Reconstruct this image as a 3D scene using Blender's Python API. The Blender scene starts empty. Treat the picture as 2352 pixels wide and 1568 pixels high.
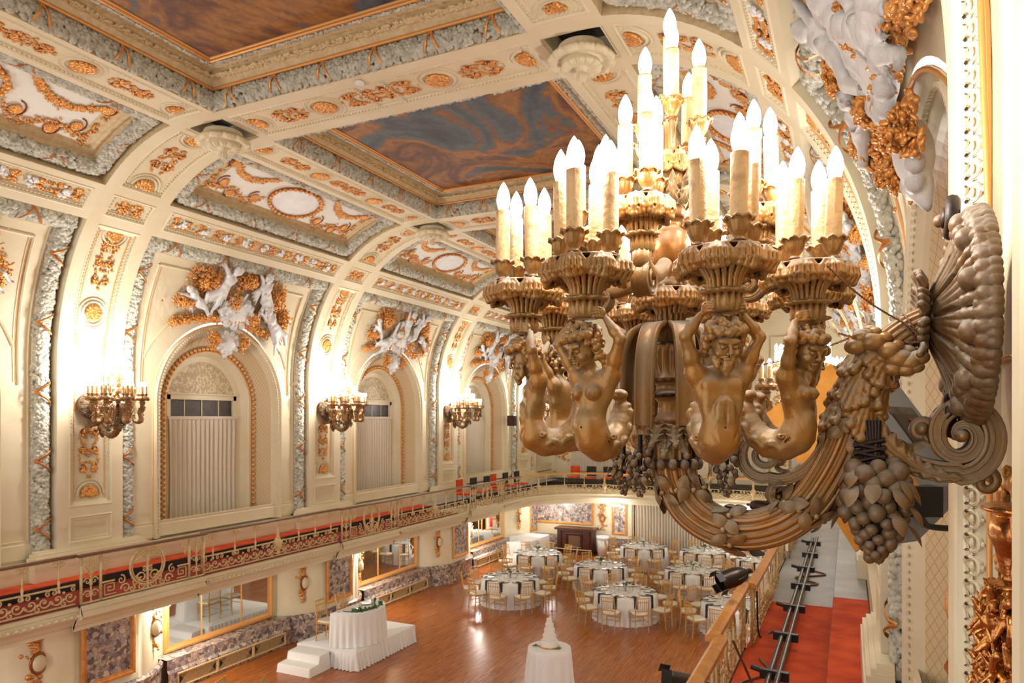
import bpy, math, random
import numpy as np
from mathutils import Vector, Matrix
PI=math.pi
SC=bpy.context.scene
COL=SC.collection
# ------------------------------------------------------------------ camera
YAW=math.radians(25.4); CA=math.cos(YAW); SA=math.sin(YAW); FPX=1628.0; HOR=960.0
CAM=(6.2,0.0,5.6)
cd=bpy.data.cameras.new('camera'); cam=bpy.data.objects.new('camera',cd); COL.objects.link(cam)
cam.location=CAM; cam.rotation_euler=(PI/2,0,YAW)
cd.sensor_width=36; cd.lens=FPX/2352*36; cd.shift_y=176/2352; cd.clip_start=0.05; cd.clip_end=200
cd.dof.use_dof=True; cd.dof.focus_distance=1.85; cd.dof.aperture_fstop=10.0
SC.camera=cam
# ------------------------------------------------------------------ world, exposure
w=bpy.data.worlds.new('world'); SC.world=w; w.use_nodes=True
w.node_tree.nodes['Background'].inputs[0].default_value=(1.0,0.985,0.96,1)
w.node_tree.nodes['Background'].inputs[1].default_value=1.5
SC.view_settings.view_transform='Standard'; SC.view_settings.look='None'
SC.view_settings.gamma=1; SC.view_settings.use_curve_mapping=False
SC.view_settings.exposure=0.22
NE,FE=115.0,290.0     # watts of the near / each far chandelier (their lamps are set in the chandelier section)
SC.cycles.max_bounces=5; SC.cycles.diffuse_bounces=3; SC.cycles.glossy_bounces=3; SC.cycles.adaptive_threshold=0.03
SC.cycles.transmission_bounces=2; SC.cycles.transparent_max_bounces=4
SC.cycles.caustics_reflective=False; SC.cycles.caustics_refractive=False
SC.cycles.sample_clamp_indirect=4.0; SC.cycles.use_denoising=True
def area_light(name,loc,size,power,rot=(0,0,0),col=(1,.96,.9),sy=None):
    l=bpy.data.lights.new(name,'AREA'); l.energy=power; l.size=size; l.color=col
    if sy: l.shape='RECTANGLE'; l.size_y=sy
    o=bpy.data.objects.new(name,l); COL.objects.link(o); o.location=loc; o.rotation_euler=rot; return o
# ------------------------------------------------------------------ pixel helpers (photo frame) -> world
def at(u,v,Y):
    """world point seen at pixel u,v at hall depth Y"""
    t=(u-1176)/FPX; X=Y*(t*CA-SA)/(CA+t*SA); D=-X*SA+Y*CA
    return Vector((X+CAM[0],Y,CAM[2]+(HOR-v)*D/FPX))
def atx(u,v,x):
    t=(u-1176)/FPX; X=x-CAM[0]; Y=X*(CA+t*SA)/(t*CA-SA); D=-X*SA+Y*CA
    return Vector((x,Y,CAM[2]+(HOR-v)*D/FPX))
def atz(u,v,z):
    D=(z-CAM[2])*FPX/(HOR-v); Xc=(u-1176)/FPX*D
    return Vector((CAM[0]+Xc*CA-D*SA, Xc*SA+D*CA, z))
def camf(xc,d,z=0):
    return Vector((CAM[0]+xc*CA-d*SA, xc*SA+d*CA, z))
# ------------------------------------------------------------------ materials
def pmat(name,col,rough=.6,metal=0,bump=0,scale=30,col2=None,cscale=6,detail=4,spec=.5,lit_top=None,emit=None,estr=0,thr=(.35,.65),kind='noise',sheen=0,crease_shade=None):
    m=bpy.data.materials.new(name); m.use_nodes=True; nt=m.node_tree; N=nt.nodes; L=nt.links
    b=N['Principled BSDF']; b.inputs['Base Color'].default_value=(*col,1); b.inputs['Roughness'].default_value=rough
    b.inputs['Metallic'].default_value=metal; b.inputs['Specular IOR Level'].default_value=spec
    tc=N.new('ShaderNodeTexCoord'); src=None
    if col2 is not None:
        t=N.new('ShaderNodeTexNoise') if kind=='noise' else N.new('ShaderNodeTexVoronoi')
        t.inputs['Scale'].default_value=cscale; L.new(tc.outputs['Object'],t.inputs['Vector'])
        if kind=='noise': t.inputs['Detail'].default_value=detail
        r=N.new('ShaderNodeValToRGB'); r.color_ramp.elements[0].position=thr[0]; r.color_ramp.elements[1].position=thr[1]
        r.color_ramp.elements[0].color=(*col,1); r.color_ramp.elements[1].color=(*col2,1)
        L.new(t.outputs[0] if kind=='noise' else t.outputs['Distance'],r.inputs[0]); src=r.outputs[0]
    if lit_top is not None:  # greyish lit tops painted into the colour where normals face up
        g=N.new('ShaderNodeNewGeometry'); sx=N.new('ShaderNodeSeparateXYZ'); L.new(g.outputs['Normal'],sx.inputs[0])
        mr=N.new('ShaderNodeMapRange'); mr.inputs[1].default_value=lit_top[1]; mr.inputs[2].default_value=lit_top[2]
        mr.inputs[3].default_value=0; mr.inputs[4].default_value=lit_top[3]
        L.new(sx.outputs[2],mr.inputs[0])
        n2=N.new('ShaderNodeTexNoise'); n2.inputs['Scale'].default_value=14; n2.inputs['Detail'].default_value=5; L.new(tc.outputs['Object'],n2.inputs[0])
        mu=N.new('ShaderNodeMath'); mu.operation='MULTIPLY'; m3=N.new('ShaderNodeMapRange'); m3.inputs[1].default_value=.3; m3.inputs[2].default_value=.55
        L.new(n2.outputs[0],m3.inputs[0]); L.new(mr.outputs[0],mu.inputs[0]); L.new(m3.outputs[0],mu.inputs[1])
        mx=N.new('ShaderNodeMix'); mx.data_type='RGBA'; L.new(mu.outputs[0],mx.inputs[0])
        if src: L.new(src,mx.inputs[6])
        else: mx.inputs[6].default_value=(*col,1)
        mx.inputs[7].default_value=(*lit_top[0],1); src=mx.outputs[2]
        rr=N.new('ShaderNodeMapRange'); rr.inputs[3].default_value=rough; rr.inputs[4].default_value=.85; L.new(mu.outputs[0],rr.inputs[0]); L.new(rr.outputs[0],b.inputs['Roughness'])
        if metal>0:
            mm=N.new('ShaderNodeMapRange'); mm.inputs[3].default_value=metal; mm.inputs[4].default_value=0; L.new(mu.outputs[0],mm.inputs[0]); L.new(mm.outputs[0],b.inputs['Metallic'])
    if crease_shade is not None:  # shade of the creases painted into the colour by curvature
        g=N.new('ShaderNodeNewGeometry'); r=N.new('ShaderNodeValToRGB'); r.color_ramp.elements[0].position=crease_shade[1]; r.color_ramp.elements[1].position=crease_shade[2]
        r.color_ramp.elements[0].color=(*crease_shade[0],1); r.color_ramp.elements[1].color=(1,1,1,1); L.new(g.outputs['Pointiness'],r.inputs[0])
        if len(crease_shade)>3: x=r.color_ramp.elements.new(crease_shade[4]); x.color=(*crease_shade[3],1)
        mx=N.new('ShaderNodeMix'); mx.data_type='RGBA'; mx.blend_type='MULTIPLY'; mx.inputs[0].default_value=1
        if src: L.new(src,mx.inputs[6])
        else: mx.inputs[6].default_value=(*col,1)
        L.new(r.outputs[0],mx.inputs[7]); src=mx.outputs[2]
    if src: L.new(src,b.inputs['Base Color'])
    if bump:
        t=N.new('ShaderNodeTexNoise'); t.inputs['Scale'].default_value=scale; t.inputs['Detail'].default_value=6; L.new(tc.outputs['Object'],t.inputs['Vector'])
        bp=N.new('ShaderNodeBump'); bp.inputs['Strength'].default_value=bump; bp.inputs['Distance'].default_value=.02
        L.new(t.outputs[0],bp.inputs['Height']); L.new(bp.outputs[0],b.inputs['Normal'])
    if emit is not None:
        b.inputs['Emission Color'].default_value=(*emit,1); b.inputs['Emission Strength'].default_value=estr
    return m
M={}
M['cream']=pmat('cream_plaster',(.76,.65,.43),.55,col2=(.82,.72,.52),cscale=1.3,bump=.12,scale=9)
M['pale']=pmat('pale_plaster',(.83,.79,.69),.6,col2=(.88,.85,.77),cscale=2,bump=.15,scale=12)
M['tan']=pmat('tan_plaster',(.66,.49,.26),.55,col2=(.78,.62,.37),cscale=14,bump=.5,scale=22)
M['garland']=pmat('grey_plaster_leaves',(.44,.43,.35),.6,col2=(.68,.66,.56),cscale=9,bump=.3,scale=25,crease_shade=((.08,.08,.07),.42,.5))
M['white']=pmat('white_plaster',(.93,.93,.92),.55,col2=(.84,.84,.84),cscale=4,bump=.6,scale=16,crease_shade=((.45,.42,.40),.42,.5))
M['gilt']=pmat('gilded_plaster',(.86,.42,.13),.36,metal=.45,col2=(.70,.29,.06),cscale=8,bump=.4,scale=30,crease_shade=((.35,.16,.06),.40,.5))
M['giltdeep']=pmat('deep_gold_leaf',(.74,.36,.10),.22,metal=.9,col2=(.42,.16,.05),cscale=12,bump=.3,scale=22)
M['giltline']=pmat('gold_line_paint',(.82,.40,.12),.4,metal=.4)
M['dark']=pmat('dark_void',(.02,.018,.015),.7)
M['bronze']=pmat('bronze_paint',(.30,.165,.050),.33,metal=.4,col2=(.36,.155,.026),cscale=11,bump=.12,scale=60,lit_top=((.42,.375,.31),.05,.85,.85),crease_shade=((.045,.018,.008),.43,.490,(.70,.50,.30),.468),thr=(.42,.62))
M['bronzedk']=pmat('dark_bronze_paint',(.165,.105,.05),.42,metal=.25,col2=(.15,.075,.025),cscale=14,bump=.15,scale=50,lit_top=((.33,.30,.26),.05,.95,.8),crease_shade=((.04,.02,.01),.43,.490,(.65,.5,.36),.468),thr=(.42,.62))
M['bronzeleaf']=pmat('bronze_leaf_paint',(.20,.125,.055),.40,metal=.3,col2=(.24,.12,.032),cscale=11,bump=.12,scale=60,lit_top=((.33,.295,.24),.1,.9,.75),thr=(.42,.62))
M['sleeve']=pmat('aged_candle_sleeve',(.66,.43,.20),.5,col2=(.33,.13,.045),cscale=24,bump=.3,scale=60,thr=(.50,.70))
M['bulb']=pmat('lit_flame_bulb',(1,1,1),.3,emit=(1.0,.97,.95),estr=14)
M['bulb'].cycles.emission_sampling='NONE'
M['black']=pmat('black_metal',(.012,.012,.012),.4)
M['blackfab']=pmat('black_fabric',(.02,.02,.022),.8)
M['linen']=pmat('white_linen',(.90,.90,.90),.75,bump=.1,scale=60)
M['curtain']=pmat('beige_curtain',(.72,.63,.50),.8,bump=.1,scale=50)
M['carpet']=pmat('red_orange_carpet',(.74,.095,.012),.9,col2=(.52,.042,.006),cscale=3,bump=.2,scale=150)
M['carpetdk']=pmat('dark_red_carpet',(.30,.028,.008),.9,col2=(.2,.015,.004),cscale=3,bump=.2,scale=150)
M['barefloor']=pmat('grey_bare_floor',(.40,.40,.40),.5,col2=(.30,.31,.32),cscale=2,bump=.15,scale=14)
M['gold']=pmat('gold_chair_lacquer',(.62,.36,.10),.35,metal=.3)
M['cushion']=pmat('ivory_cushion',(.86,.80,.66),.8)
M['china']=pmat('white_china',(.85,.86,.85),.25)
M['glass']=pmat('clear_glass',(.9,.93,.93),.05); M['glass'].node_tree.nodes['Principled BSDF'].inputs['Transmission Weight'].default_value=.85
M['silver']=pmat('mirror_silver',(.75,.78,.78),.03,metal=1)
M['railgold']=pmat('aged_cream_gold_iron',(.78,.62,.36),.45,metal=.15,col2=(.62,.42,.18),cscale=25,bump=.2,scale=60)
M['brownrail']=pmat('brown_handrail',(.16,.075,.03),.4)
M['orangewood']=pmat('amber_wood',(.78,.36,.07),.4,col2=(.62,.25,.04),cscale=9,bump=.1)
M['mahogany']=pmat('dark_mahogany',(.09,.02,.012),.3,col2=(.05,.012,.008),cscale=9)
M['green']=pmat('leaf_green',(.05,.14,.04),.6)
M['iron']=pmat('steel_pipe',(.045,.045,.05),.35,metal=.6,col2=(.12,.11,.10),cscale=18)
M['grey']=pmat('grey_loudspeaker_cloth',(.27,.29,.32),.8,bump=.1,scale=200)
M['parcan']=pmat('dark_red_brown_metal',(.035,.02,.016),.3,metal=.5)
M['icing']=pmat('white_icing',(.86,.84,.80),.5,bump=.15,scale=30)
M['transom']=pmat('transom_glass',(.035,.028,.03),.45,col2=(.07,.05,.04),cscale=7)
def marble(name='marble',a=(.035,.03,.035),b=(.42,.30,.22),c=(.62,.56,.50)):
    m=bpy.data.materials.new('breccia_marble'); m.use_nodes=True; nt=m.node_tree; N=nt.nodes; L=nt.links; bs=N['Principled BSDF']; bs.inputs['Roughness'].default_value=.22
    tc=N.new('ShaderNodeTexCoord'); n=N.new('ShaderNodeTexNoise'); n.inputs['Scale'].default_value=5; n.inputs['Detail'].default_value=5; L.new(tc.outputs['Object'],n.inputs[0])
    mp=N.new('ShaderNodeMix'); mp.data_type='VECTOR'; mp.inputs[0].default_value=.22; L.new(tc.outputs['Object'],mp.inputs[4]); L.new(n.outputs['Color'],mp.inputs[5])
    v=N.new('ShaderNodeTexVoronoi'); v.inputs['Scale'].default_value=15; L.new(mp.outputs[1],v.inputs['Vector'])
    sp=N.new('ShaderNodeSeparateXYZ'); L.new(v.outputs['Color'],sp.inputs[0])
    r=N.new('ShaderNodeValToRGB'); e=r.color_ramp; e.elements[0].position=.0; e.elements[0].color=(.13,.10,.11,1); e.elements[1].position=1; e.elements[1].color=(.74,.64,.55,1)
    for p,cc in ((.3,(.34,.27,.27,1)),(.45,(.58,.43,.32,1)),(.62,(.38,.36,.38,1)),(.8,(.62,.48,.38,1))):
        x=e.elements.new(p); x.color=cc
    L.new(sp.outputs[0],r.inputs[0])
    v2=N.new('ShaderNodeTexVoronoi'); v2.feature='DISTANCE_TO_EDGE'; v2.inputs['Scale'].default_value=15; L.new(mp.outputs[1],v2.inputs['Vector'])
    r2=N.new('ShaderNodeValToRGB'); r2.color_ramp.elements[0].position=0.02; r2.color_ramp.elements[0].color=(.42,.38,.38,1); r2.color_ramp.elements[1].position=.07; r2.color_ramp.elements[1].color=(1,1,1,1)
    L.new(v2.outputs['Distance'],r2.inputs[0])
    mx=N.new('ShaderNodeMix'); mx.data_type='RGBA'; mx.blend_type='MULTIPLY'; mx.inputs[0].default_value=1; L.new(r.outputs[0],mx.inputs[6]); L.new(r2.outputs[0],mx.inputs[7]); L.new(mx.outputs[2],bs.inputs['Base Color'])
    return m
M['marble']=marble()
def woodfloor():
    m=bpy.data.materials.new('polished_parquet'); m.use_nodes=True; nt=m.node_tree; N=nt.nodes; L=nt.links; b=N['Principled BSDF']; b.inputs['Roughness'].default_value=.2
    tc=N.new('ShaderNodeTexCoord'); mp=N.new('ShaderNodeMapping'); mp.inputs['Rotation'].default_value=(0,0,math.radians(90)); L.new(tc.outputs['Object'],mp.inputs[0])
    br=N.new('ShaderNodeTexBrick'); br.inputs['Scale'].default_value=1; br.inputs['Brick Width'].default_value=1.1; br.inputs['Row Height'].default_value=.075
    br.inputs['Mortar Size'].default_value=.002; br.inputs['Color1'].default_value=(.46,.150,.032,1); br.inputs['Color2'].default_value=(.36,.105,.022,1); br.inputs['Mortar'].default_value=(.16,.045,.012,1)
    L.new(mp.outputs[0],br.inputs[0])
    n=N.new('ShaderNodeTexNoise'); n.inputs['Scale'].default_value=3; n.inputs['Detail'].default_value=8; mp2=N.new('ShaderNodeMapping'); mp2.inputs['Scale'].default_value=(9,.7,1); L.new(tc.outputs['Object'],mp2.inputs[0]); L.new(mp2.outputs[0],n.inputs[0])
    r=N.new('ShaderNodeValToRGB'); r.color_ramp.elements[0].position=.3; r.color_ramp.elements[0].color=(.6,.55,.5,1); r.color_ramp.elements[1].position=.7; r.color_ramp.elements[1].color=(1.25,1.2,1.1,1); L.new(n.outputs[0],r.inputs[0])
    mx=N.new('ShaderNodeMix'); mx.data_type='RGBA'; mx.blend_type='MULTIPLY'; mx.inputs[0].default_value=1; L.new(br.outputs[0],mx.inputs[6]); L.new(r.outputs[0],mx.inputs[7]); L.new(mx.outputs[2],b.inputs['Base Color'])
    rr=N.new('ShaderNodeMapRange'); rr.inputs[3].default_value=.12; rr.inputs[4].default_value=.34; L.new(n.outputs[0],rr.inputs[0]); L.new(rr.outputs[0],b.inputs['Roughness'])
    return m
M['floor']=woodfloor()
def painting(seed):
    m=bpy.data.materials.new('ceiling_painting_oils'); m.use_nodes=True; nt=m.node_tree; N=nt.nodes; L=nt.links; b=N['Principled BSDF']; b.inputs['Roughness'].default_value=.6
    tc=N.new('ShaderNodeTexCoord'); mp=N.new('ShaderNodeMapping'); mp.inputs['Location'].default_value=(seed,seed*.7,0); mp.inputs['Scale'].default_value=(1,.8,1); L.new(tc.outputs['Object'],mp.inputs[0])
    n=N.new('ShaderNodeTexNoise'); n.inputs['Scale'].default_value=.62; n.inputs['Detail'].default_value=7; n.inputs['Distortion'].default_value=1.1; n.inputs['Roughness'].default_value=.55; L.new(mp.outputs[0],n.inputs[0])
    r=N.new('ShaderNodeValToRGB'); e=r.color_ramp; e.interpolation='LINEAR'
    e.elements[0].position=.26; e.elements[0].color=(.02,.018,.022,1); e.elements[1].position=.80; e.elements[1].color=(.06,.025,.015,1)
    for p,c in ((.36,(.05,.065,.085,1)),(.43,(.09,.12,.145,1)),(.45,(.20,.08,.02,1)),(.50,(.36,.16,.035,1)),(.55,(.22,.085,.02,1)),(.60,(.10,.032,.016,1)),(.66,(.26,.10,.03,1)),(.72,(.10,.045,.05,1))):
        x=e.elements.new(p); x.color=c
    L.new(n.outputs[0],r.inputs[0])
    n2=N.new('ShaderNodeTexNoise'); n2.inputs['Scale'].default_value=4; n2.inputs['Detail'].default_value=8; n2.inputs['Distortion'].default_value=2; L.new(mp.outputs[0],n2.inputs[0])
    r2=N.new('ShaderNodeValToRGB'); r2.color_ramp.elements[0].position=.3; r2.color_ramp.elements[0].color=(.7,.68,.7,1); r2.color_ramp.elements[1].position=.7; r2.color_ramp.elements[1].color=(1.25,1.15,1.1,1); L.new(n2.outputs[0],r2.inputs[0])
    mx=N.new('ShaderNodeMix'); mx.data_type='RGBA'; mx.blend_type='MULTIPLY'; mx.inputs[0].default_value=1; L.new(r.outputs[0],mx.inputs[6]); L.new(r2.outputs[0],mx.inputs[7]); L.new(mx.outputs[2],b.inputs['Base Color'])
    return m
def lattice_mat():
    m=bpy.data.materials.new('diamond_lattice_plaster'); m.use_nodes=True; nt=m.node_tree; N=nt.nodes; L=nt.links; b=N['Principled BSDF']; b.inputs['Base Color'].default_value=(.72,.56,.33,1); b.inputs['Roughness'].default_value=.6
    tc=N.new('ShaderNodeTexCoord'); s=N.new('ShaderNodeSeparateXYZ'); L.new(tc.outputs['Object'],s.inputs[0])
    def mth(op,a,bv):
        q=N.new('ShaderNodeMath'); q.operation=op
        for i,z in enumerate((a,bv)):
            if z is None: continue
            if isinstance(z,(int,float)): q.inputs[i].default_value=z
            else: L.new(z,q.inputs[i])
        return q.outputs[0]
    hz=mth('ADD',mth('MULTIPLY',s.outputs[0],1.2),s.outputs[1])
    a=mth('ADD',hz,s.outputs[2]); c=mth('SUBTRACT',hz,s.outputs[2])
    def ridge(x): return mth('ABSOLUTE',mth('SINE',mth('MULTIPLY',x,26),None),None)
    mn=mth('MINIMUM',ridge(a),ridge(c))
    cr=mth('LESS_THAN',mn,.16)
    mx=N.new('ShaderNodeMix'); mx.data_type='RGBA'; L.new(cr,mx.inputs[0]); mx.inputs[6].default_value=(.74,.58,.35,1); mx.inputs[7].default_value=(.56,.40,.20,1); L.new(mx.outputs[2],b.inputs['Base Color'])  # darker lines paint the relief's crease shade into the colour
    bp=N.new('ShaderNodeBump'); bp.inputs['Strength'].default_value=.6; bp.inputs['Distance'].default_value=.012; L.new(cr,bp.inputs['Height']); L.new(bp.outputs[0],b.inputs['Normal'])
    return m
M['lattice']=lattice_mat()
def lace_mat():
    m=bpy.data.materials.new('lace_relief_plaster'); m.use_nodes=True; nt=m.node_tree; N=nt.nodes; L=nt.links; b=N['Principled BSDF']; b.inputs['Roughness'].default_value=.6
    tc=N.new('ShaderNodeTexCoord'); v=N.new('ShaderNodeTexNoise'); v.inputs['Scale'].default_value=9; v.inputs['Detail'].default_value=3; v.inputs['Distortion'].default_value=1.8; L.new(tc.outputs['Object'],v.inputs[0])
    r=N.new('ShaderNodeValToRGB'); r.color_ramp.elements[0].position=.46; r.color_ramp.elements[0].color=(.55,.42,.25,1); r.color_ramp.elements[1].position=.54; r.color_ramp.elements[1].color=(.78,.67,.47,1); L.new(v.outputs[0],r.inputs[0]); L.new(r.outputs[0],b.inputs['Base Color'])
    bp=N.new('ShaderNodeBump'); bp.inputs['Strength'].default_value=.8; bp.inputs['Distance'].default_value=.02; L.new(r.outputs[0],bp.inputs['Height']); L.new(bp.outputs[0],b.inputs['Normal'])
    return m
M['lace']=lace_mat()
# ------------------------------------------------------------------ mesh builder
CH={}
class MB:
    def __init__(s): s.v=[]; s.q=[]; s.t=[]; s.n=0
    def add(s,v,q=None,t=None):
        v=np.asarray(v,float).reshape(-1,3); s.v.append(v)
        if q is not None and len(q): s.q.append(np.asarray(q,int).reshape(-1,4)+s.n)
        if t is not None and len(t): s.t.append(np.asarray(t,int).reshape(-1,3)+s.n)
        s.n+=len(v); return s
    def grid(s,P,cu=False,cv=False):
        P=np.asarray(P,float); a,b=P.shape[:2]; I=np.arange(a*b).reshape(a,b)
        A=I if not cu else np.vstack([I,I[:1]]); 
        if cv: A=np.hstack([A,A[:,:1]])
        q=np.stack([A[:-1,:-1],A[1:,:-1],A[1:,1:],A[:-1,1:]],-1).reshape(-1,4)
        return s.add(P.reshape(-1,3),q)
    def box(s,c,d,rz=0,M4=None):
        x,y,z=[k/2 for k in d]; v=np.array([[i,j,k] for i in(-x,x) for j in(-y,y) for k in(-z,z)],float)
        if rz: cr,sr=math.cos(rz),math.sin(rz); v=np.stack([v[:,0]*cr-v[:,1]*sr,v[:,0]*sr+v[:,1]*cr,v[:,2]],1)
        if M4 is not None: R=np.array(M4.to_3x3()); v=v@R.T
        v=v+np.array(c)
        return s.add(v,[[0,1,3,2],[4,6,7,5],[0,4,5,1],[2,3,7,6],[0,2,6,4],[1,5,7,3]])
    def merge(s,o,T=None):
        for_v=np.vstack(o.v)
        if T is not None: A=np.array(T); for_v=for_v@A[:3,:3].T+A[:3,3]
        s.add(for_v, np.vstack(o.q) if o.q else None, np.vstack(o.t) if o.t else None); return s
    def mesh(s,name,mat=None,smooth=True):
        me=bpy.data.meshes.new(name); V=np.vstack(s.v).astype(np.float32)
        Q=np.vstack(s.q) if s.q else np.zeros((0,4),int); T=np.vstack(s.t) if s.t else np.zeros((0,3),int)
        me.vertices.add(len(V)); me.vertices.foreach_set('co',V.ravel())
        lp=np.concatenate([Q.ravel(),T.ravel()]).astype(np.int32); me.loops.add(len(lp)); me.loops.foreach_set('vertex_index',lp)
        nf=len(Q)+len(T); me.polygons.add(nf)
        st=np.concatenate([np.arange(len(Q))*4,len(Q)*4+np.arange(len(T))*3]).astype(np.int32)
        me.polygons.foreach_set('loop_start',st)
        me.polygons.foreach_set('use_smooth',np.full(nf,bool(smooth)))
        if mat is not None: me.materials.append(mat)
        me.update(calc_edges=True); me.validate(); return me
    def obj(s,name,mat,parent=None,smooth=True,**kw):
        return link(name,s.mesh(name,mat,smooth),parent,**kw)
def link(name,me,parent=None,loc=None,rz=None,M4=None,**props):
    o=bpy.data.objects.new(name,me); COL.objects.link(o)
    if parent is not None: o.parent=parent; CH.setdefault(parent.name,[]).append(o)
    if M4 is not None: o.matrix_basis=M4
    if loc is not None: o.location=loc
    if rz is not None: o.rotation_euler=(0,0,rz)
    for k,v in props.items(): o[k]=v
    return o
def thing(name,label,cat,loc=(0,0,0),rz=0,group=None):
    o=link(name,None,None,loc,rz,label=label,category=cat)
    if group: o['group']=group
    return o
def tag(o,label,cat,group=None):
    o['label']=label; o['category']=cat
    if group: o['group']=group
    return o
def copy_tree(o,parent=None,skip=()):
    """copy a thing with its parts and sub-parts (mesh data shared)"""
    c=o.copy(); COL.objects.link(c); c.parent=parent
    if parent is not None: CH.setdefault(parent.name,[]).append(c)
    for ch in list(CH.get(o.name,[])):
        if ch.name.split('.')[0] in skip: continue
        copy_tree(ch,c,skip)
    return c
# ------------------------------------------------------------------ geometry helpers
def sphere(mb,c,r,n=8,m=6,sc=(1,1,1),R=None):
    th=np.linspace(0,PI,m+1)[1:-1]; ph=np.arange(n)*2*PI/n
    P=np.stack([np.outer(np.sin(th),np.cos(ph)),np.outer(np.sin(th),np.sin(ph)),np.outer(np.cos(th),np.ones(n))],-1).reshape(-1,3)
    P=np.vstack([P,[[0,0,1],[0,0,-1]]])*r*np.array(sc)
    if R is not None: P=P@np.array(R).T
    P=P+np.array(c); k=len(th); q=[];t=[]
    I=np.arange(k*n).reshape(k,n); J=np.roll(I,-1,1)
    q=np.stack([I[:-1],I[1:],J[1:],J[:-1]],-1).reshape(-1,4)
    t=[[k*n,I[0,i],J[0,i]] for i in range(n)]+[[k*n+1,J[-1,i],I[-1,i]] for i in range(n)]
    mb.add(P,q,t); return mb
_ICO=None
def ico():
    global _ICO
    if _ICO is None:
        p=(1+5**.5)/2; V=np.array([[-1,p,0],[1,p,0],[-1,-p,0],[1,-p,0],[0,-1,p],[0,1,p],[0,-1,-p],[0,1,-p],[p,0,-1],[p,0,1],[-p,0,-1],[-p,0,1]],float); V/=np.linalg.norm(V[0])
        T=np.array([[0,11,5],[0,5,1],[0,1,7],[0,7,10],[0,10,11],[1,5,9],[5,11,4],[11,10,2],[10,7,6],[7,1,8],[3,9,4],[3,4,2],[3,2,6],[3,6,8],[3,8,9],[4,9,5],[2,4,11],[6,2,10],[8,6,7],[9,8,1]])
        _ICO=(V,T)
    return _ICO
_ICO2=None
def ico2():
    global _ICO2
    if _ICO2 is None:
        V,T=ico(); V=list(map(tuple,V)); idx={}; F=[]
        def mid(a,b):
            k=(min(a,b),max(a,b))
            if k not in idx: m=(np.array(V[a])+np.array(V[b])); V.append(tuple(m/np.linalg.norm(m))); idx[k]=len(V)-1
            return idx[k]
        for a,b,c in T: x,y,z=mid(a,b),mid(b,c),mid(c,a); F+=[[a,x,z],[b,y,x],[c,z,y],[x,y,z]]
        _ICO2=(np.array(V),np.array(F))
    return _ICO2
def blobs(mb,C,N,rng,size,flat=.55,var=.4,hi=False):
    """many small rounded lumps at points C (n,3) facing normals N"""
    C=np.asarray(C,float); N=np.asarray(N,float); n=len(C)
    if n==0: return
    V,T=ico2() if hi else ico(); N=N/np.linalg.norm(N,axis=1,keepdims=True)
    a=rng.normal(size=(n,3)); t1=np.cross(N,a); t1/=np.linalg.norm(t1,axis=1,keepdims=True)+1e-9; t2=np.cross(N,t1)
    s=size*(1+var*(rng.random(n)-.5)*2); el=.6+.8*rng.random(n)
    P=(C[:,None]+(V[None,:,0:1]*t1[:,None]*(s*el)[:,None,None])+(V[None,:,1:2]*t2[:,None]*(s/np.sqrt(el))[:,None,None])+(V[None,:,2:3]*N[:,None]*(s*flat)[:,None,None]))
    TT=(T[None]+np.arange(n)[:,None,None]*len(V)).reshape(-1,3)
    mb.add(P.reshape(-1,3),None,TT)
def frames(P):
    P=np.asarray(P,float); T=np.gradient(P,axis=0); T/=np.linalg.norm(T,axis=1,keepdims=True)+1e-12
    N=np.zeros_like(P); a=np.array([0,0,1.]) if abs(T[0,2])<.9 else np.array([1.,0,0])
    n=a-T[0]*a.dot(T[0]); N[0]=n/np.linalg.norm(n)
    for i in range(1,len(P)):
        n=N[i-1]-T[i]*N[i-1].dot(T[i]); N[i]=n/(np.linalg.norm(n)+1e-12)
    return T,N,np.cross(T,N)
def smooth_path(P,n):
    """Catmull-Rom resample, P (k,d) -> (n,d)"""
    P=np.asarray(P,float); k=len(P); E=np.vstack([2*P[0]-P[1],P,2*P[-1]-P[-2]])
    tt=np.linspace(0,k-1-1e-9,n); i=tt.astype(int); f=(tt-i)[:,None]
    a,b,c,d=E[i],E[i+1],E[i+2],E[i+3]
    return .5*((2*b)+(-a+c)*f+(2*a-5*b+4*c-d)*f*f+(-a+3*b-3*c+d)*f**3)
def tube(mb,P,r,n=8,caps=True,flute=0,nf=0,ref=None,sq=None):
    P=np.asarray(P,float); m=len(P); r=np.broadcast_to(np.asarray(r,float),(m,))
    T,N,B=frames(P)
    if ref is not None:
        R=np.broadcast_to(np.asarray(ref,float),P.shape); N=R-T*(R*T).sum(1,keepdims=True); N/=np.linalg.norm(N,axis=1,keepdims=True)+1e-12; B=np.cross(T,N)
    ph=np.arange(n)*2*PI/n; rr=np.ones(n)
    if nf: rr=1-flute*np.abs(np.sin(ph*nf/2))**6
    cx=np.cos(ph)*rr; cy=np.sin(ph)*rr
    if sq: cx=cx*sq[0]; cy=cy*sq[1]
    G=P[:,None]+r[:,None,None]*(cx[None,:,None]*N[:,None]+cy[None,:,None]*B[:,None])
    base=mb.n; mb.grid(G,cv=True)
    if caps:
        mb.add(np.vstack([G[0],P[:1],G[-1],P[-1:]]),None,[[n,i,(i+1)%n] for i in range(n)]+[[2*n+1,n+1+(i+1)%n,n+1+i] for i in range(n)])
    return mb
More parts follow.
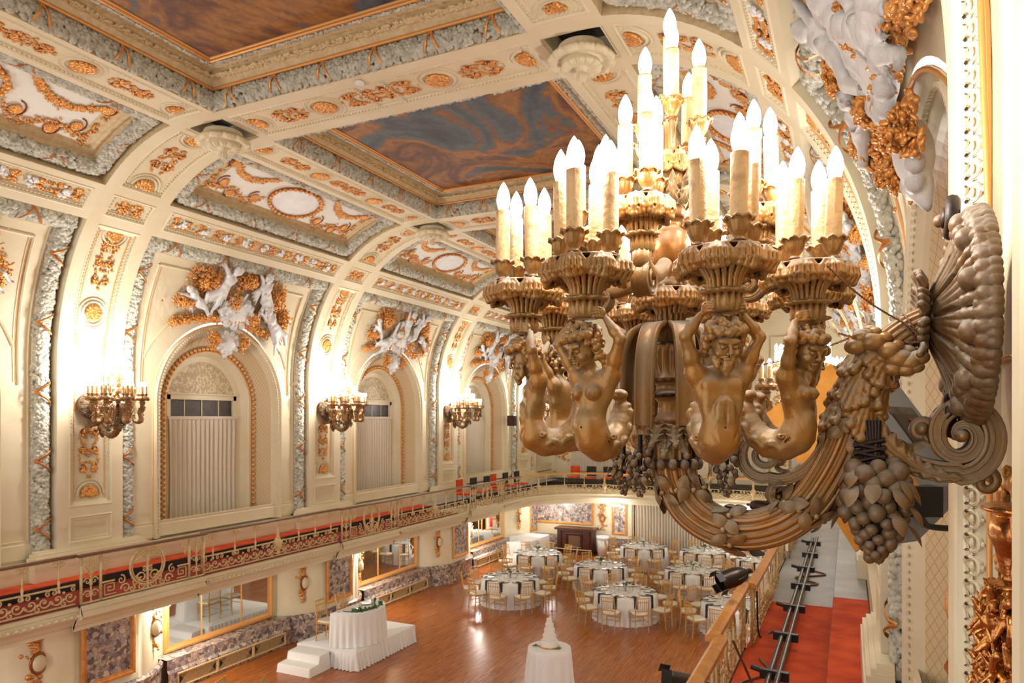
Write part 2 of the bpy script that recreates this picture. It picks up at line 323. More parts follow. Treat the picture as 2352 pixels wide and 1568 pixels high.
def lathe(mb,prof,n=24,mod=None,c=(0,0,0),R=None):
    """prof (k,2) r,z ; mod(phi,k_index array,r,z)->r,z"""
    prof=np.asarray(prof,float); ph=np.arange(n)*2*PI/n
    r=np.repeat(prof[:,0:1],n,1); z=np.repeat(prof[:,1:2],n,1); PH=np.repeat(ph[None],len(prof),0)
    if mod: r,z=mod(PH,np.linspace(0,1,len(prof))[:,None]*np.ones((1,n)),r,z)
    G=np.stack([r*np.cos(PH),r*np.sin(PH),z],-1)
    if R is not None: G=G@np.array(R).T
    mb.grid(G+np.array(c),cv=True); return mb
def seg(mb,a,b,r,n=6): return tube(mb,np.array([a,b],float),r,n)
# ================================================================== ROOM SHELL
XW,XF,ZS,AE,BE=6.49,3.2,6.53,3.29,3.78      # wall half width, flat ceiling half width, springing, cove semi-axes
ZB,ZT=2.58,2.77                              # balcony floor, raised tier
Y0,PER=2.03,6.5
_th=np.linspace(0,PI/2,400); _ax=XF+AE*np.cos(_th); _az=ZS+BE*np.sin(_th)
_al=np.concatenate([[0],np.cumsum(np.hypot(np.diff(_ax),np.diff(_az)))]); LA=_al[-1]
S1=ZS-ZB; S2=S1+LA; S3=S2+XF
def sz(z): return z-ZB
def sth(deg): return S1+np.interp(math.radians(deg),_th,_al)
def smap(S,Y,H=0.0):
    S=np.asarray(S,float); Y=np.asarray(Y,float); H=np.asarray(H,float); S,Y,H=np.broadcast_arrays(S,Y,H)
    th=np.interp(S-S1,_al,_th)
    x=np.where(S<S1,XW,np.where(S>S2,XF-(S-S2),XF+AE*np.cos(th))); z=np.where(S<S1,ZB+S,np.where(S>S2,ZS+BE,ZS+BE*np.sin(th)))
    nx=np.cos(th)/AE; nz=np.sin(th)/BE; l=np.hypot(nx,nz); nx=-nx/l; nz=-nz/l
    return np.stack([-(x+H*nx),Y,z+H*nz],-1)          # left wall (x negative)
def snorm(S):
    S=np.asarray(S,float); th=np.interp(S-S1,_al,_th); nx=np.cos(th)/AE; nz=np.sin(th)/BE; l=np.hypot(nx,nz)
    return np.stack([nx/l,0*nx,-nz/l],-1)
def ns(a,b): return max(1,int(abs(b-a)/.16)) if max(a,b)>S1 else 1
def patch(mb,s0,s1,y0,y1,h=0.0):
    if s0<S1<s1: patch(mb,s0,S1,y0,y1,h); s0=S1
    n=ns(s0,s1); S,Y=np.meshgrid(np.linspace(s0,s1,n+1),[y0,y1],indexing='ij'); mb.grid(smap(S,Y,h))
def sheet(mb,s0,s1,y0,y1,holes,h=0.0):
    ss=sorted({s0,s1,*[k for q in holes for k in q[:2] if s0<k<s1]}); ys=sorted({y0,y1,*[k for q in holes for k in q[2:] if y0<k<y1]})
    for a,b in zip(ss,ss[1:]):
        for c,d in zip(ys,ys[1:]):
            ms,my=(a+b)/2,(c+d)/2
            if any(q[0]<ms<q[1] and q[2]<my<q[3] for q in holes): continue
            patch(mb,a,b,c,d,h)
def rim(mb,rect,prof):
    """mitred moulding round the inside of rect (s0,s1,y0,y1); prof = [(inset,h)...]"""
    s0,s1,y0,y1=rect
    n=ns(s0,s1)*1
    for w in range(4):
        rows=[]
        for (d,h) in prof:
            a,b,c,e=s0+d,s1-d,y0+d,y1-d
            if w==0: S=np.linspace(a,b,n+1); Y=np.full(n+1,c)
            elif w==1: S=np.linspace(a,b,n+1); Y=np.full(n+1,e)
            elif w==2: S=np.full(2,a); Y=np.array([c,e])
            else: S=np.full(2,b); Y=np.array([c,e])
            rows.append(smap(S,Y,h))
        mb.grid(np.stack(rows))
def hole_panel(mb,rect,prof):
    rim(mb,rect,prof); d,h=prof[-1]; patch(mb,rect[0]+d,rect[1]-d,rect[2]+d,rect[3]-d,h)
def dentils(mb,rect,inset,size,step,h,out):
    """a row of small raised blocks (carved moulding) round a rectangle"""
    s0,s1,y0,y1=rect[0]+inset,rect[1]-inset,rect[2]+inset,rect[3]-inset
    pts=[]
    n=max(2,int((s1-s0)/step)); 
    for k in range(n): s=s0+(k+.5)*(s1-s0)/n; pts+= [(s,y0),(s,y1)]
    n=max(2,int((y1-y0)/step))
    for k in range(n): y=y0+(k+.5)*(y1-y0)/n; pts+=[(s0,y),(s1,y)]
    p=np.array(pts); e=size/2
    c=np.array([[-e,-e,h],[e,-e,h],[e,e,h],[-e,e,h],[-e*.6,-e*.6,h+out],[e*.6,-e*.6,h+out],[e*.6,e*.6,h+out],[-e*.6,e*.6,h+out]])
    A=p[:,None,:]+c[None,:,:2]; V=smap(A[...,0],A[...,1],np.broadcast_to(c[:,2],A.shape[:2])).reshape(-1,3)
    f=np.array([[4,5,6,7],[0,1,5,4],[1,2,6,5],[2,3,7,6],[3,0,4,7]]); q=(f[None]+np.arange(len(p))[:,None,None]*8).reshape(-1,4)
    mb.add(V,q)
RNG=np.random.default_rng(5)
def strip_blobs(mb,p0,p1,width,size,dens,h0=0.0,hump=.08,rng=RNG):
    """leafy half-round band of lumps from p0 to p1 in (s,y)"""
    p0,p1=np.array(p0,float),np.array(p1,float); L=np.linalg.norm(p1-p0); n=int(L*dens)
    d=(p1-p0)/L; e=np.array([-d[1],d[0]]); a=(np.arange(n)+rng.random(n))/n*L; c=(rng.random(n)*2-1)
    p=p0+d*a[:,None]+e*(c*width/2)[:,None]; H=h0+hump*np.sqrt(np.clip(1-c*c,0,1))+rng.normal(0,.008,n)
    C=smap(p[:,0],p[:,1],H); N=snorm(p[:,0])+rng.normal(0,.35,(n,3))+0
    blobs(mb,C,N,rng,size,.75,.4)
def core(mb,p0,p1,width,h0,hump):
    p0,p1=np.array(p0,float),np.array(p1,float); L=np.linalg.norm(p1-p0); d=(p1-p0)/L; e=np.array([-d[1],d[0]])
    n=max(2,int(L/.15)); t=np.linspace(0,L,n)[:,None,None]; k=np.linspace(-1,1,7)
    p=p0+d*t+e*(k*width/2)[None,:,None]; H=h0+hump*.75*np.sqrt(1-k*k)-.02
    mb.grid(smap(p[...,0],p[...,1],H[None,:]))
def vee(mb,s,y,ds,dy,width,h0,r=.018):
    """gold ribbon V crossing a garland: direction (ds,dy) along garland"""
    d=np.array([ds,dy],float); d/=np.linalg.norm(d); e=np.array([-d[1],d[0]]); c=np.array([s,y])
    for k in (-1,1):
        t=np.linspace(-1,1,9); P=c+e*(t*width/2)[:,None]+d*(k*.10*(t+1))[:,None]*1.0
        H=h0+np.sqrt(np.clip(1-t*t,0,1))*.11+.02
        C=smap(P[:,0],P[:,1],H); T,N,B=frames(C); wv=np.array([0,0,0.])
        dd=smap(P[:,0]+d[0]*r,P[:,1]+d[1]*r,H)-smap(P[:,0]-d[0]*r,P[:,1]-d[1]*r,H)
        mb.grid(np.stack([C-dd/2*1.3,C+snorm(P[:,0])*.012,C+dd/2*1.3]))
def spiral(c,r0,turns,a0,dirn,n=18):
    t=np.linspace(0,1,n); r=r0*(1-t)**.8; a=a0+dirn*turns*2*PI*t
    return np.stack([c[0]+r*np.cos(a),c[1]+r*np.sin(a)],1)
def stube(mb,P,r,h,n=4):
    P=np.asarray(P); C=smap(P[:,0],P[:,1],h); tube(mb,C,r,n,caps=False,ref=snorm(P[:,0]))
def arabesque(mb,sc,yc,hs,hy,seed,dens=1.0,h=.0,size=.022):
    """gilt relief of curling leaves symmetric about yc; (s,y) half sizes"""
    rng=np.random.default_rng(seed); k=max(1,int(round(max(hs,hy)/min(hs,hy)))); along_s=hs>=hy; m=min(hs,hy)
    for i in range(k):
        o=(-1+(2*i+1)/k)
        for sg in (-1,1):
            if along_s: c=(sc+o*hs,yc+sg*m*.5); 
            else: c=(sc+sg*m*.5,yc+o*hy)
            for q in range(2):
                rr=m*.42*(1-.25*q); a0=rng.uniform(0,6.28) if q else (0 if along_s else 1.57)
                P=spiral(c,rr,1.1,a0,sg*(1 if q==0 else -1)); P[:,0]=np.clip(P[:,0],sc-hs,sc+hs); P[:,1]=np.clip(P[:,1],yc-hy,yc+hy)
                stube(mb,P,np.linspace(.010,.015,len(P)),h+.012)
                z=P[::3]; rng2=z+rng.normal(0,m*.05,z.shape)
                blobs(mb,smap(rng2[:,0],rng2[:,1],h+.015),snorm(rng2[:,0]),rng,size,.6,.5,True)
    n=int(dens*(hs*hy*4)*360)
    u=rng.uniform(-1,1,(n,2)); u=u[(np.abs(u[:,0])**2.2+np.abs(u[:,1])**2.2)<1.1]; keep=(np.sin(u[:,0]*7+seed)*np.cos(np.abs(u[:,1])*6+seed*2))>-.02; u=u[keep]
    p=np.stack([sc+u[:,0]*hs,yc+u[:,1]*hy],1)
    mir=p.copy()
    if along_s: mir[:,1]=2*yc-mir[:,1]
    else: mir[:,0]=2*sc-mir[:,0]
    p=np.vstack([p,mir])
    blobs(mb,smap(p[:,0],p[:,1],h+.012),snorm(p[:,0]),rng,size*.9,.6,.5,False)
def disc_orn(mb,sc,yc,r,h,seed=0,half=0,n=14):
    """round gilt rosette / half fan"""
    rng=np.random.default_rng(seed)
    for rr,m in ((r,n),(r*.62,int(n*.7)),(r*.25,4)):
        a=np.arange(m)*2*PI/m+.2
        p=np.stack([sc+rr*.85*np.cos(a),yc+rr*.85*np.sin(a)],1)
        if half: p=p[(p[:,0]-sc)*half>-0.02]
        if len(p): blobs(mb,smap(p[:,0],p[:,1],h+.02),snorm(p[:,0]),rng,r*.30,.6,.2,True)
def ring(mb,sc,yc,r0,r1,h,out,half=0,n=28,cap=True):
    """moulded ring (annulus with half round section)"""
    a=np.linspace(0,2*PI,n+1) if not half else np.linspace(-PI/2,PI/2,n//2+1)+(PI if half<0 else 0)
    k=np.linspace(0,1,4); R=r0+(r1-r0)*k; H=h+out*np.sin(k*PI)
    S=sc+R[:,None]*np.cos(a)[None]; Y=yc+R[:,None]*np.sin(a)[None]; mb.grid(smap(S,Y,np.repeat(H[:,None],len(a),1)))
# ---- profiles
P_SMALL=[(0,0),(.012,-.014),(.03,-.014),(.04,-.03)]
P_PANEL=[(0,0),(.02,.012),(.045,.0),(.05,-.02),(.085,-.02),(.095,-.035),(.115,-.03),(.125,-.045)]
P_DEEP=[(0,0),(.012,.010),(.03,.004),(.036,-.010),(.095,-.040),(.10,-.052),(.112,-.050),(.118,-.066),(.135,-.066),(.14,-.085)]
hw=.63
def build_bay():
    """one 6.5 m bay of the left wall + half ceiling; returns dict material->[(name, MB)]"""
    B={k:MB() for k in ('wall','coffer','garland','garland2','ribbon','gilt','giltline','medallion','white','molding','lattice','lace','bead','oval','ovalgilt','swag','dark','rosette','ceil')}
    yb0,yb1=hw,PER-hw
    a43,a51,a53,a82=sth(43),sth(52),sth(54.3),sth(83)
    sE=S3-2.65; sB=S3-3.6
    bayw=(sz(3.1),sth(41.5),yb0,yb1)
    ribp=[(sz(3.32),sz(3.82),-.42,.42),(sz(3.98),sth(41),-.42,.42),(sth(43.8),sth(51.2),-.42,.42),(sth(54),sth(82.3),-.42,.42)]
    # rosette square
    ros=(sB+.06,sE-.06,-.41,.41)
    frieze=(sth(43.8),sth(51.2),yb0+.12,yb1-.12)
    beamL=(sB+.10,sE-.10,yb0+.1,yb1-.1); beamT=(sE+.08,S3,-.42,.42)
    cof=(sth(53),sB+.0,yb0,yb1)
    cen=(sE,S3,yb0,yb1)
    holes=[bayw,*ribp,ros,frieze,beamL,beamT,cof,cen]
    sheet(B['wall'],sz(ZB),S3,-hw,PER-hw,holes)
    for r in ribp[:1]: hole_panel(B['wall'],r,P_PANEL[:6])
    for r in ribp[2:]: hole_panel(B['wall'],r,P_PANEL); dentils(B['molding'],r,.068,.035,.06,-.02,.018)
    r=ribp[1]; hole_panel(B['wall'],r,P_DEEP)
    for yy,sg in ((r[2],1),(r[3],-1)):      # carved leaf-and-dart along both long sides
        n=int((r[1]-r[0]-.1)/.066)
        for k in range(n):
            s_=r[0]+.08+k*.066
            a_=np.linspace(-.3,PI+.3,9); P=np.stack([s_+.024*np.cos(a_),yy+sg*(.075+.030*np.sin(a_))],1); C=smap(P[:,0],P[:,1],-.012-(np.abs(P[:,1]-yy)-.036)*.5+.004); tube(B['molding'],C,np.linspace(.0075,.0055,9),5,caps=False,ref=snorm(P[:,0]))
            for sd in (-1,1): stube(B['molding'],np.array([[s_+sd*.022,yy+sg*.070],[s_+sd*.012,yy+sg*.055],[s_+sd*.004,yy+sg*.040]]),np.array([.007,.008,.005]),-.014,5)
            sphere(B['molding'],smap(s_,yy+sg*.080,-.026),.012,7,5,(.6,1,1.2)); stube(B['molding'],np.array([[s_+.033,yy+sg*.044],[s_+.033,yy+sg*.098]]),np.array([.005,.002]),-.026,4)
            p=np.array([[s_,yy+sg*.112]]); blobs(B['molding'],smap(p[:,0],p[:,1],-.048),snorm(p[:,0]),RNG,.009,.8,.1)
        stube(B['giltline'],np.array([[a_,yy+sg*.126] for a_ in np.linspace(r[0]+.1,r[1]-.1,24)]),.008,-.06,6)
    hole_panel(B['wall'],frieze,P_PANEL); dentils(B['molding'],frieze,.068,.035,.06,-.02,.018)
    hole_panel(B['wall'],beamL,P_PANEL[:6]); dentils(B['molding'],beamL,.068,.035,.06,-.02,.018)
    # transverse beam half panel (open at centre)
    s0,s1,y0,y1=beamT
    B['wall'].grid(smap(np.array([[s0+d,s1] for d,h in P_PANEL[:6]]),np.array([[y0+d]*2 for d,h in P_PANEL[:6]]),np.array([[h]*2 for d,h in P_PANEL[:6]])))
    B['wall'].grid(smap(np.array([[s0+d,s1] for d,h in P_PANEL[:6]]),np.array([[y1-d]*2 for d,h in P_PANEL[:6]]),np.array([[h]*2 for d,h in P_PANEL[:6]])))
    B['wall'].grid(smap(np.array([[s0+d]*2 for d,h in P_PANEL[:6]]),np.array([[y0+d,y1-d] for d,h in P_PANEL[:6]]),np.array([[h]*2 for d,h in P_PANEL[:6]])))
    patch(B['wall'],s0+.095,s1,y0+.095,y1-.095,-.035)
    dentils(B['molding'],(s0,s1+.3,y0,y1),.068,.035,.06,-.02,.018)
    # --- rib ornaments
    g=B['gilt']; m=B['medallion']
    hh=-.04; hd=-.075
    def half_fan(s,y,d,r=.15,h=hh):
        ring(m,s,y,r*1.35,r*1.65,h,.03,half=d); ring(m,s,y,r*1.8,r*2.05,h,.02,half=d); disc_orn(g,s,y,r,h,half=d)
    def roundel(s,y,r=.16,h=hh):
        ring(m,s,y,r*1.35,r*1.6,h,.03); ring(m,s,y,r*1.8,r*2.05,h,.02); disc_orn(g,s,y,r,h)
    half_fan(sz(4.18),0,1,h=hd); arabesque(g,sz(5.0),0,.50,.19,3,h=hd)
    half_fan(sth(39.5)-.04,0,-1,.14,hd); arabesque(g,sth(29.5),0,.50,.18,5,h=hd); roundel(sz(7.54),0,.14,hd)
    # plain raised panel with fine gold line, z 5.7-7.2
    for yy in (-.27,.27): stube(B['giltline'],np.array([[sz(5.75),yy],[sz(7.15),yy]]),.008,hd+.008)
    stube(B['giltline'],np.array([[sz(5.75),-.27],[sz(5.75),.27]]),.008,hd+.008)
    arabesque(g,sth(47.5),0,.16,.27,7,h=hh,dens=1.3)
    half_fan(sth(55.5)+.02,0,1); arabesque(g,sth(68),0,.36,.22,8,h=hh); half_fan(sth(81)-.02,0,-1)
    # --- frieze between
    for k in range(5): arabesque(g,sth(47.5),yb0+.62+k*1.0,.13,.44,20+k,h=hh,dens=1.1)
    for k in range(9): 
        p=RNG.normal(0,.05,(14,2))+[sth(47.5),yb0+.5+k*.53]; blobs(B['white'],smap(p[:,0],p[:,1],hh+.03),snorm(p[:,0]),RNG,.035)
    # --- longitudinal beam
    sb=(sB+sE)/2
    half_fan_y=[(yb0+.33,1),(yb1-.33,-1)]
    for yy,d in half_fan_y:
        for rr in (.2,.27): 
            a=np.linspace(-PI/2,PI/2,12); stube(m,np.stack([sb+rr*np.sin(a),yy+d*rr*np.cos(a)-d*.1],1),.012,-.03)
        p=np.array([[sb+x,yy+d*z-d*.1] for x in (-.1,-.05,0,.05,.1) for z in (.02,.08,.13) if abs(x)+z<.2]); blobs(g,smap(p[:,0],p[:,1],-.02),snorm(p[:,0]),RNG,.045)
    for yy in (yb0+1.75,yb1-1.75): roundel(sb,yy,.15,-.035)
    for yy,l in ((yb0+1.05,.34),(3.25,.52),(yb1-1.05,.34)): arabesque(g,sb,yy,.17,l,31,h=-.035,dens=1.2)
    # --- transverse beam
    half_fan(S3-2.40,0,1,.15,-.035); arabesque(g,S3-1.70,0,.32,.2,41,h=-.035,dens=1.2); roundel(S3-1.0,0,.16,-.035); arabesque(g,S3-.32,0,.36,.2,43,h=-.035,dens=1.2)
    # --- rosette with dark recess
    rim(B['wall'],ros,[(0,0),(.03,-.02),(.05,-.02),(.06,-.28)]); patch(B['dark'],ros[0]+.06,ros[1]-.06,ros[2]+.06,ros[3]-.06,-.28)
    # --- cove coffer
    P_COF=[(0,0),(.0,-.10),(.04,-.12),(.09,-.02),(.27,-.10),(.30,-.16),(.36,-.22)]
    hole_panel(B['coffer'],cof,[(0,0),(.0,-.32),(.035,-.32),(.045,-.16),(.27,-.16),(.30,-.22),(.40,-.22),(.42,-.25)])
    def garl(mb,rect,ins,wd,h0,hump,size,dens,sides='abcd'):
        s0,s1,y0,y1=rect[0]+ins,rect[1]-ins,rect[2]+ins,rect[3]-ins
        segs={'a':((s0,y0),(s1,y0)),'b':((s0,y1),(s1,y1)),'c':((s0,y0),(s0,y1)),'d':((s1,y0),(s1,y1))}
        for k in sides:
            p0,p1=segs[k]; core(mb,p0,p1,wd,h0,hump); strip_blobs(mb,p0,p1,wd,size,dens,h0,hump)
            L=math.dist(p0,p1); n=max(1,int(L/1.0)); d=((p1[0]-p0[0])/L,(p1[1]-p0[1])/L)
            for i in range(n):
                f=(i+.5)/n; vee(B['ribbon'],p0[0]+(p1[0]-p0[0])*f-d[0]*.1,p0[1]+(p1[1]-p0[1])*f-d[1]*.1,d[0],d[1],wd,h0)
    garl(B['garland'],cof,.165,.23,-.16,.09,.040,400)
    hole_c=(cof[0]+.42,cof[1]-.42,cof[2]+.42,cof[3]-.42)
    # inner panel: pale field, oval, swags
    pale=B['oval']; sc,yc=(cof[0]+cof[1])/2,3.25
    # painted light field
    patch(pale,hole_c[0]+.05,hole_c[1]-.05,hole_c[2]+.25,hole_c[3]-.25,-.243)
    a=np.linspace(0,2*PI,33); k=np.linspace(0,1,4)[:,None]
    B['white'].grid(smap(sc+k*.36*np.cos(a)[None],yc+k*.62*np.sin(a)[None],-.225)[::-1])
    P=np.stack([sc+.40*np.cos(a),yc+.67*np.sin(a)],1); stube(B['ovalgilt'],P,.04,-.235,6)
    q=P[:-1]; blobs(B['ovalgilt'],smap(q[:,0],q[:,1],-.2),snorm(q[:,0]),RNG,.05)
    sw=B['swag']
    for sg in (-1,1):
        t=np.linspace(0,1,60); y=yc+sg*(.85+t*1.25); s=sc+.42-.34*np.sin(t*PI)+.1*t
        for rep in range(6):
            blobs(sw,smap(s+RNG.normal(0,.035,60),y+RNG.normal(0,.02,60),-.22),snorm(s),RNG,.024)
        t=np.linspace(0,1,50); y=yc+sg*(.75+t*1.3); s=sc-.22-.2*np.sin(t*PI*2)*(1-t)-.12*t
        [blobs(sw,smap(s+RNG.normal(0,.04,50),y,-.225),snorm(s),RNG,.021) for _ in range(3)]
        for c in ((sc-.25,yc+sg*.95),(sc-.35,yc+sg*1.5),(sc-.15,yc+sg*1.8),(sc+.35,yc+sg*1.98)):
            stube(sw,spiral(c,.16,1.3,0,sg),.013,-.232); disc_orn(sw,c[0],c[1],.08,-.235)
        y=yc+sg*(2.0+RNG.random(30)*.1); s=sc-.45+RNG.random(30)*.9; blobs(sw,smap(s,y,-.23),snorm(s),RNG,.025)
    # --- central ceiling coffer (half; painting itself added per bay)
    s0,s1,y0,y1=cen
    prof=[(0,0),(0,-.06),(.0,-.30),(.05,-.31),(.10,-.33),(.16,-.40),(.28,-.46),(.40,-.47),(.44,-.44),(.50,-.45),(.56,-.45),(.60,-.45)]
    for side in range(3):
        rows=[]
        for d,h in prof:
            if side==0: S=np.array([s0+d,s1]); Y=np.array([y0+d]*2)
            elif side==1: S=np.array([s0+d,s1]); Y=np.array([y1-d]*2)
            else: S=np.array([s0+d]*2); Y=np.array([y0+d,y1-d])
            rows.append(smap(S,Y,h))
        B['coffer'].grid(np.stack(rows))
    # garland on the vertical step, gold line, leaf mouldings
    def step_band(mb,d,h,wid,size,dens,normal_up):
        for (p0,p1) in (((s0+d,y0+d),(s1,y0+d)),((s0+d,y1-d),(s1,y1-d)),((s0+d,y0+d),(s0+d,y1-d))):
            p0=np.array(p0);p1=np.array(p1); L=np.linalg.norm(p1-p0); n=int(L*dens); t=RNG.random(n)
            p=p0+(p1-p0)*t[:,None]; ins=np.array([0,1.]) if p0[1]==p1[1]==y0+d else (np.array([0,-1.]) if p0[1]==p1[1] else np.array([1.,0]))
            if normal_up:  # vertical step: inward direction is the normal
                hz=-(RNG.random(n))*wid+h; p=p+ins*(.03+.05*np.sin((hz-h)/-wid*PI))[:,None]; C=smap(p[:,0],p[:,1],hz)
                nn=smap(p[:,0]+ins[0]*.01,p[:,1]+ins[1]*.01,hz)-C; nn=nn/np.linalg.norm(nn,axis=1,keepdims=True)+snorm(p[:,0])*.5
            else:
                p=p+ins*((RNG.random(n)-.5)*wid)[:,None]; C=smap(p[:,0],p[:,1],h); nn=snorm(p[:,0])
            blobs(mb,C,nn+RNG.normal(0,.2,nn.shape),RNG,size,.6,.3)
    step_band(B['garland2'],0,-.02,.26,.040,300,True)
    step_band(B['garland2'],.45,-.43,.05,.022,110,False)
    step_band(B['coffer'],.22,-.40,.10,.03,110,False)
    for (d,h,r) in ((.080,-.305,.028),(.52,-.44,.022),(.58,-.445,.014)):
        for P in (np.array([[s1,y0+d],[s0+d,y0+d],[s0+d,y1-d],[s1,y1-d]]),):
            for i in range(3): stube(B['giltline'],P[i:i+2],r,h,6)
    for i in range(5):
        y=y0+(i+.5)*(y1-y0)/5
        for dy in (-.1,.1):
            C=np.array([smap(s0+.07+.06*math.sin(k*PI),y+dy*(1-k),-.03-.27*k*1.0) for k in np.linspace(0,1,6)])
            B['ribbon'].grid(np.stack([C+[0,-.018,0],C+[.008,0,0],C+[0,.018,0]]))
    for i in range(3):
        s=s0+(i+.5)*(s1-s0)/3
        for ye,dr in ((y0,1),(y1,-1)):
            for ds in (-.1,.1):
                C=np.array([smap(s+ds*(1-k),ye+dr*(.07+.06*math.sin(k*PI)),-.03-.27*k) for k in np.linspace(0,1,6)])
                B['ribbon'].grid(np.stack([C+[-.018,0,0],C+[0,dr*.008,0],C+[.018,0,0]]))
    # --- bay wall: recess, garlands, arch
    s0,s1,y0,y1=bayw; hb=-.24
    rim(B['wall'],bayw,[(0,0),(0,-.36),(.045,-.36),(.055,-.20),(.30,-.20),(.32,hb+.02),(.37,hb+.03),(.38,hb)])
    for k,(p0,p1) in enumerate((((s0+.05,y0+.185),(s1-.06,y0+.185)),((s0+.05,y1-.185),(s1-.06,y1-.185)),((s1-.185,y0+.08),(s1-.185,y1-.08)))):
        core(B['garland'],p0,p1,.27,-.21,.11); strip_blobs(B['garland'],p0,p1,.25,.042,420,-.22,.12)
        L=math.dist(p0,p1); d=((p1[0]-p0[0])/L,(p1[1]-p0[1])/L); n=int(L/1.05)
        for i in range(n):
            f=(i+.5)/n; vee(B['ribbon'],p0[0]+(p1[0]-p0[0])*f-d[0]*.1,p0[1]+(p1[1]-p0[1])*f-d[1]*.1,d[0],d[1],.28,-.2+.05)
    A0,A1,B0,B1=s0,s1-.38,y0+.38,y1-.38
    cy,cs=3.25,sz(5.92); R1=1.80
    ang=np.concatenate([[PI],]+[np.linspace(PI,0,37)]+[[0]])
    arch=[(A0,cy-R1)]+[(cs+R1*math.sin(a),cy+R1*math.cos(a)) for a in np.linspace(PI,0,41)]+[(A0,cy+R1)]
    arch=[(A0,cy-R1),(A0+(cs-A0)/2,cy-R1)]+arch[1:-1]+[(A0+(cs-A0)/2,cy+R1),(A0,cy+R1)]
    outer=[]
    for (s,y) in arch:
        if s<=cs: outer.append((s, B0 if y<cy else B1)); continue
        ds,dy=s-cs,y-cy; t=min((A1-cs)/ds if ds>0 else 1e9,((B1-cy) if dy>0 else (B0-cy))/dy if abs(dy)>1e-6 else 1e9); outer.append((cs+ds*t,cy+dy*t))
    # insert exact corners
    arch=np.array(arch); outer=np.array(outer)
    k=np.linspace(0,1,9)[:,None,None]; G=arch[None]*(1-k)+outer[None]*k
    B['wall'].grid(smap(G[...,0],G[...,1],hb))
    for sgn,Bc in ((-1,B0),(1,B1)):   # corner fillers
        i=np.argmin(np.hypot(outer[:,0]-A1,outer[:,1]-Bc)); nb=[j for j in range(len(outer)) if abs(outer[j,0]-A1)<1e-6]; j=nb[0] if sgn<0 else nb[-1]; j2=j-1 if sgn<0 else j+1
        T=np.array([outer[j],[A1,Bc],outer[j2]]); B['wall'].add(smap(T[:,0],T[:,1],hb),None,[[0,1,2]])
    # spandrel raised frame line
    for sg in (-1,1):
        fr=[(cs+.25,cy+sg*2.1),(A1-.2,cy+sg*2.05),(A1-.2,cy+sg*.55)]
        fr=np.array(fr+[]); 
        for i in range(2):
            P=np.linspace(fr[i],fr[i+1],10); stube(B['molding'],P,.028,hb+.005,6)
        a=np.linspace(.42,1.30,14); P=np.stack([cs+2.2*np.sin(a),cy+sg*2.2*np.cos(a)],1); P[:,0]=np.minimum(P[:,0],A1-.2); stube(B['molding'],P,.028,hb+.005,6)
        P=np.linspace(fr[0]+[.05,-sg*.06],fr[1]+[-.06,-sg*.06],8); stube(B['giltline'],P,.008,hb+.02)
    # arch opening: fluted archivolt on wall, gold line, splayed lattice reveal
    def apath(R,z0=3.12,n=33):
        cz=5.92
        L=[(z0,cy-R)]+[(cz+R*math.sin(a),cy+R*math.cos(a)) for a in np.linspace(PI,0,n)]+[(z0,cy+R)]
        return np.array(L)
    def wallx(z): return -smap(sz(z),0,hb)[...,0]
    pa=apath(R1); xa=wallx(pa[:,0])
    rows=[]
    for R,xx in ((R1,None),(R1-.03,6.62),(R1-.20,6.74),(R1-.23,6.78),(1.34,7.06),(1.32,7.10)):
        p=apath(R); X=xa if xx is None else np.full(len(p),xx); rows.append(np.stack([-X,p[:,1],p[:,0]],1))
    B['wall'].grid(np.stack(rows[:4])); B['lattice'].grid(np.stack(rows[3:5])); B['wall'].grid(np.stack(rows[4:6]))
    p=apath(R1-.02); tube(B['giltline'],np.stack([-np.maximum(np.minimum(xa-.01,6.7),0),p[:,1],p[:,0]],1),.018,6,caps=False)
    # small flutes on the archivolt
    L=apath(R1-.115,n=61); d=np.concatenate([[0],np.cumsum(np.linalg.norm(np.diff(L,axis=0),axis=1))]); nn=int(d[-1]/.07)
    for i in range(nn):
        s=(i+.5)/nn*d[-1]; zz=np.interp(s,d,L[:,0]); yy=np.interp(s,d,L[:,1]); B['molding'].box((-6.655,yy,zz),(.02,.03,.03) if zz<5.92 else (.03,.03,.03))
    # bead moulding (gold)
    L=apath(1.27,n=61); d=np.concatenate([[0],np.cumsum(np.linalg.norm(np.diff(L,axis=0),axis=1))]); nn=int(d[-1]/.115)
    for i in range(nn):
        s=(i+.5)/nn*d[-1]; zz=np.interp(s,d,L[:,0]); yy=np.interp(s,d,L[:,1]); sphere(B['bead'],(-7.06,yy,zz),.05,6,4)
    tube(B['giltline'],np.stack([np.full(len(apath(1.21)),-7.08),apath(1.21)[:,1],apath(1.21)[:,0]],1),.016,6,caps=False)
    # inner frame
    rows=[np.stack([np.full(len(apath(R)),-x),apath(R)[:,1],apath(R)[:,0]],1) for R,x in ((1.32,7.10),(1.2,7.10),(1.16,7.16),(1.10,7.30),(.98,7.32),(.97,7.36))]
    B['wall'].grid(np.stack(rows))
    # tympanum
    a=np.linspace(0,PI,25); kk=np.linspace(0.02,1,3)[:,None]; G=np.stack([np.full((3,25),-7.36),cy+kk*.97*np.cos(a)[None],6.14+kk*(.97-.2)*np.sin(a)[None]],-1); B['lace'].grid(G)
    B['wall'].box((-7.35,cy,6.09),(.08,1.96,.14)); B['wall'].box((-7.30,cy,6.15),(.08,1.96,.03))
    B['wall'].box((-7.42,cy,4.6),(.04,2.0,3.0))
    for yy in (-.93,.93): B['wall'].box((-7.36,cy+yy,4.6),(.10,.09,3.05))
    # cartouche above bead arch, keystone
    return B
BAY=build_bay()
MATOF=dict(wall='cream',coffer='tan',garland='garland',garland2='garland',ribbon='gilt',gilt='gilt',giltline='giltline',medallion='cream',white='white',molding='cream',lattice='lattice',lace='lace',bead='giltline',oval='pale',ovalgilt='gilt',swag='gilt',dark='dark')
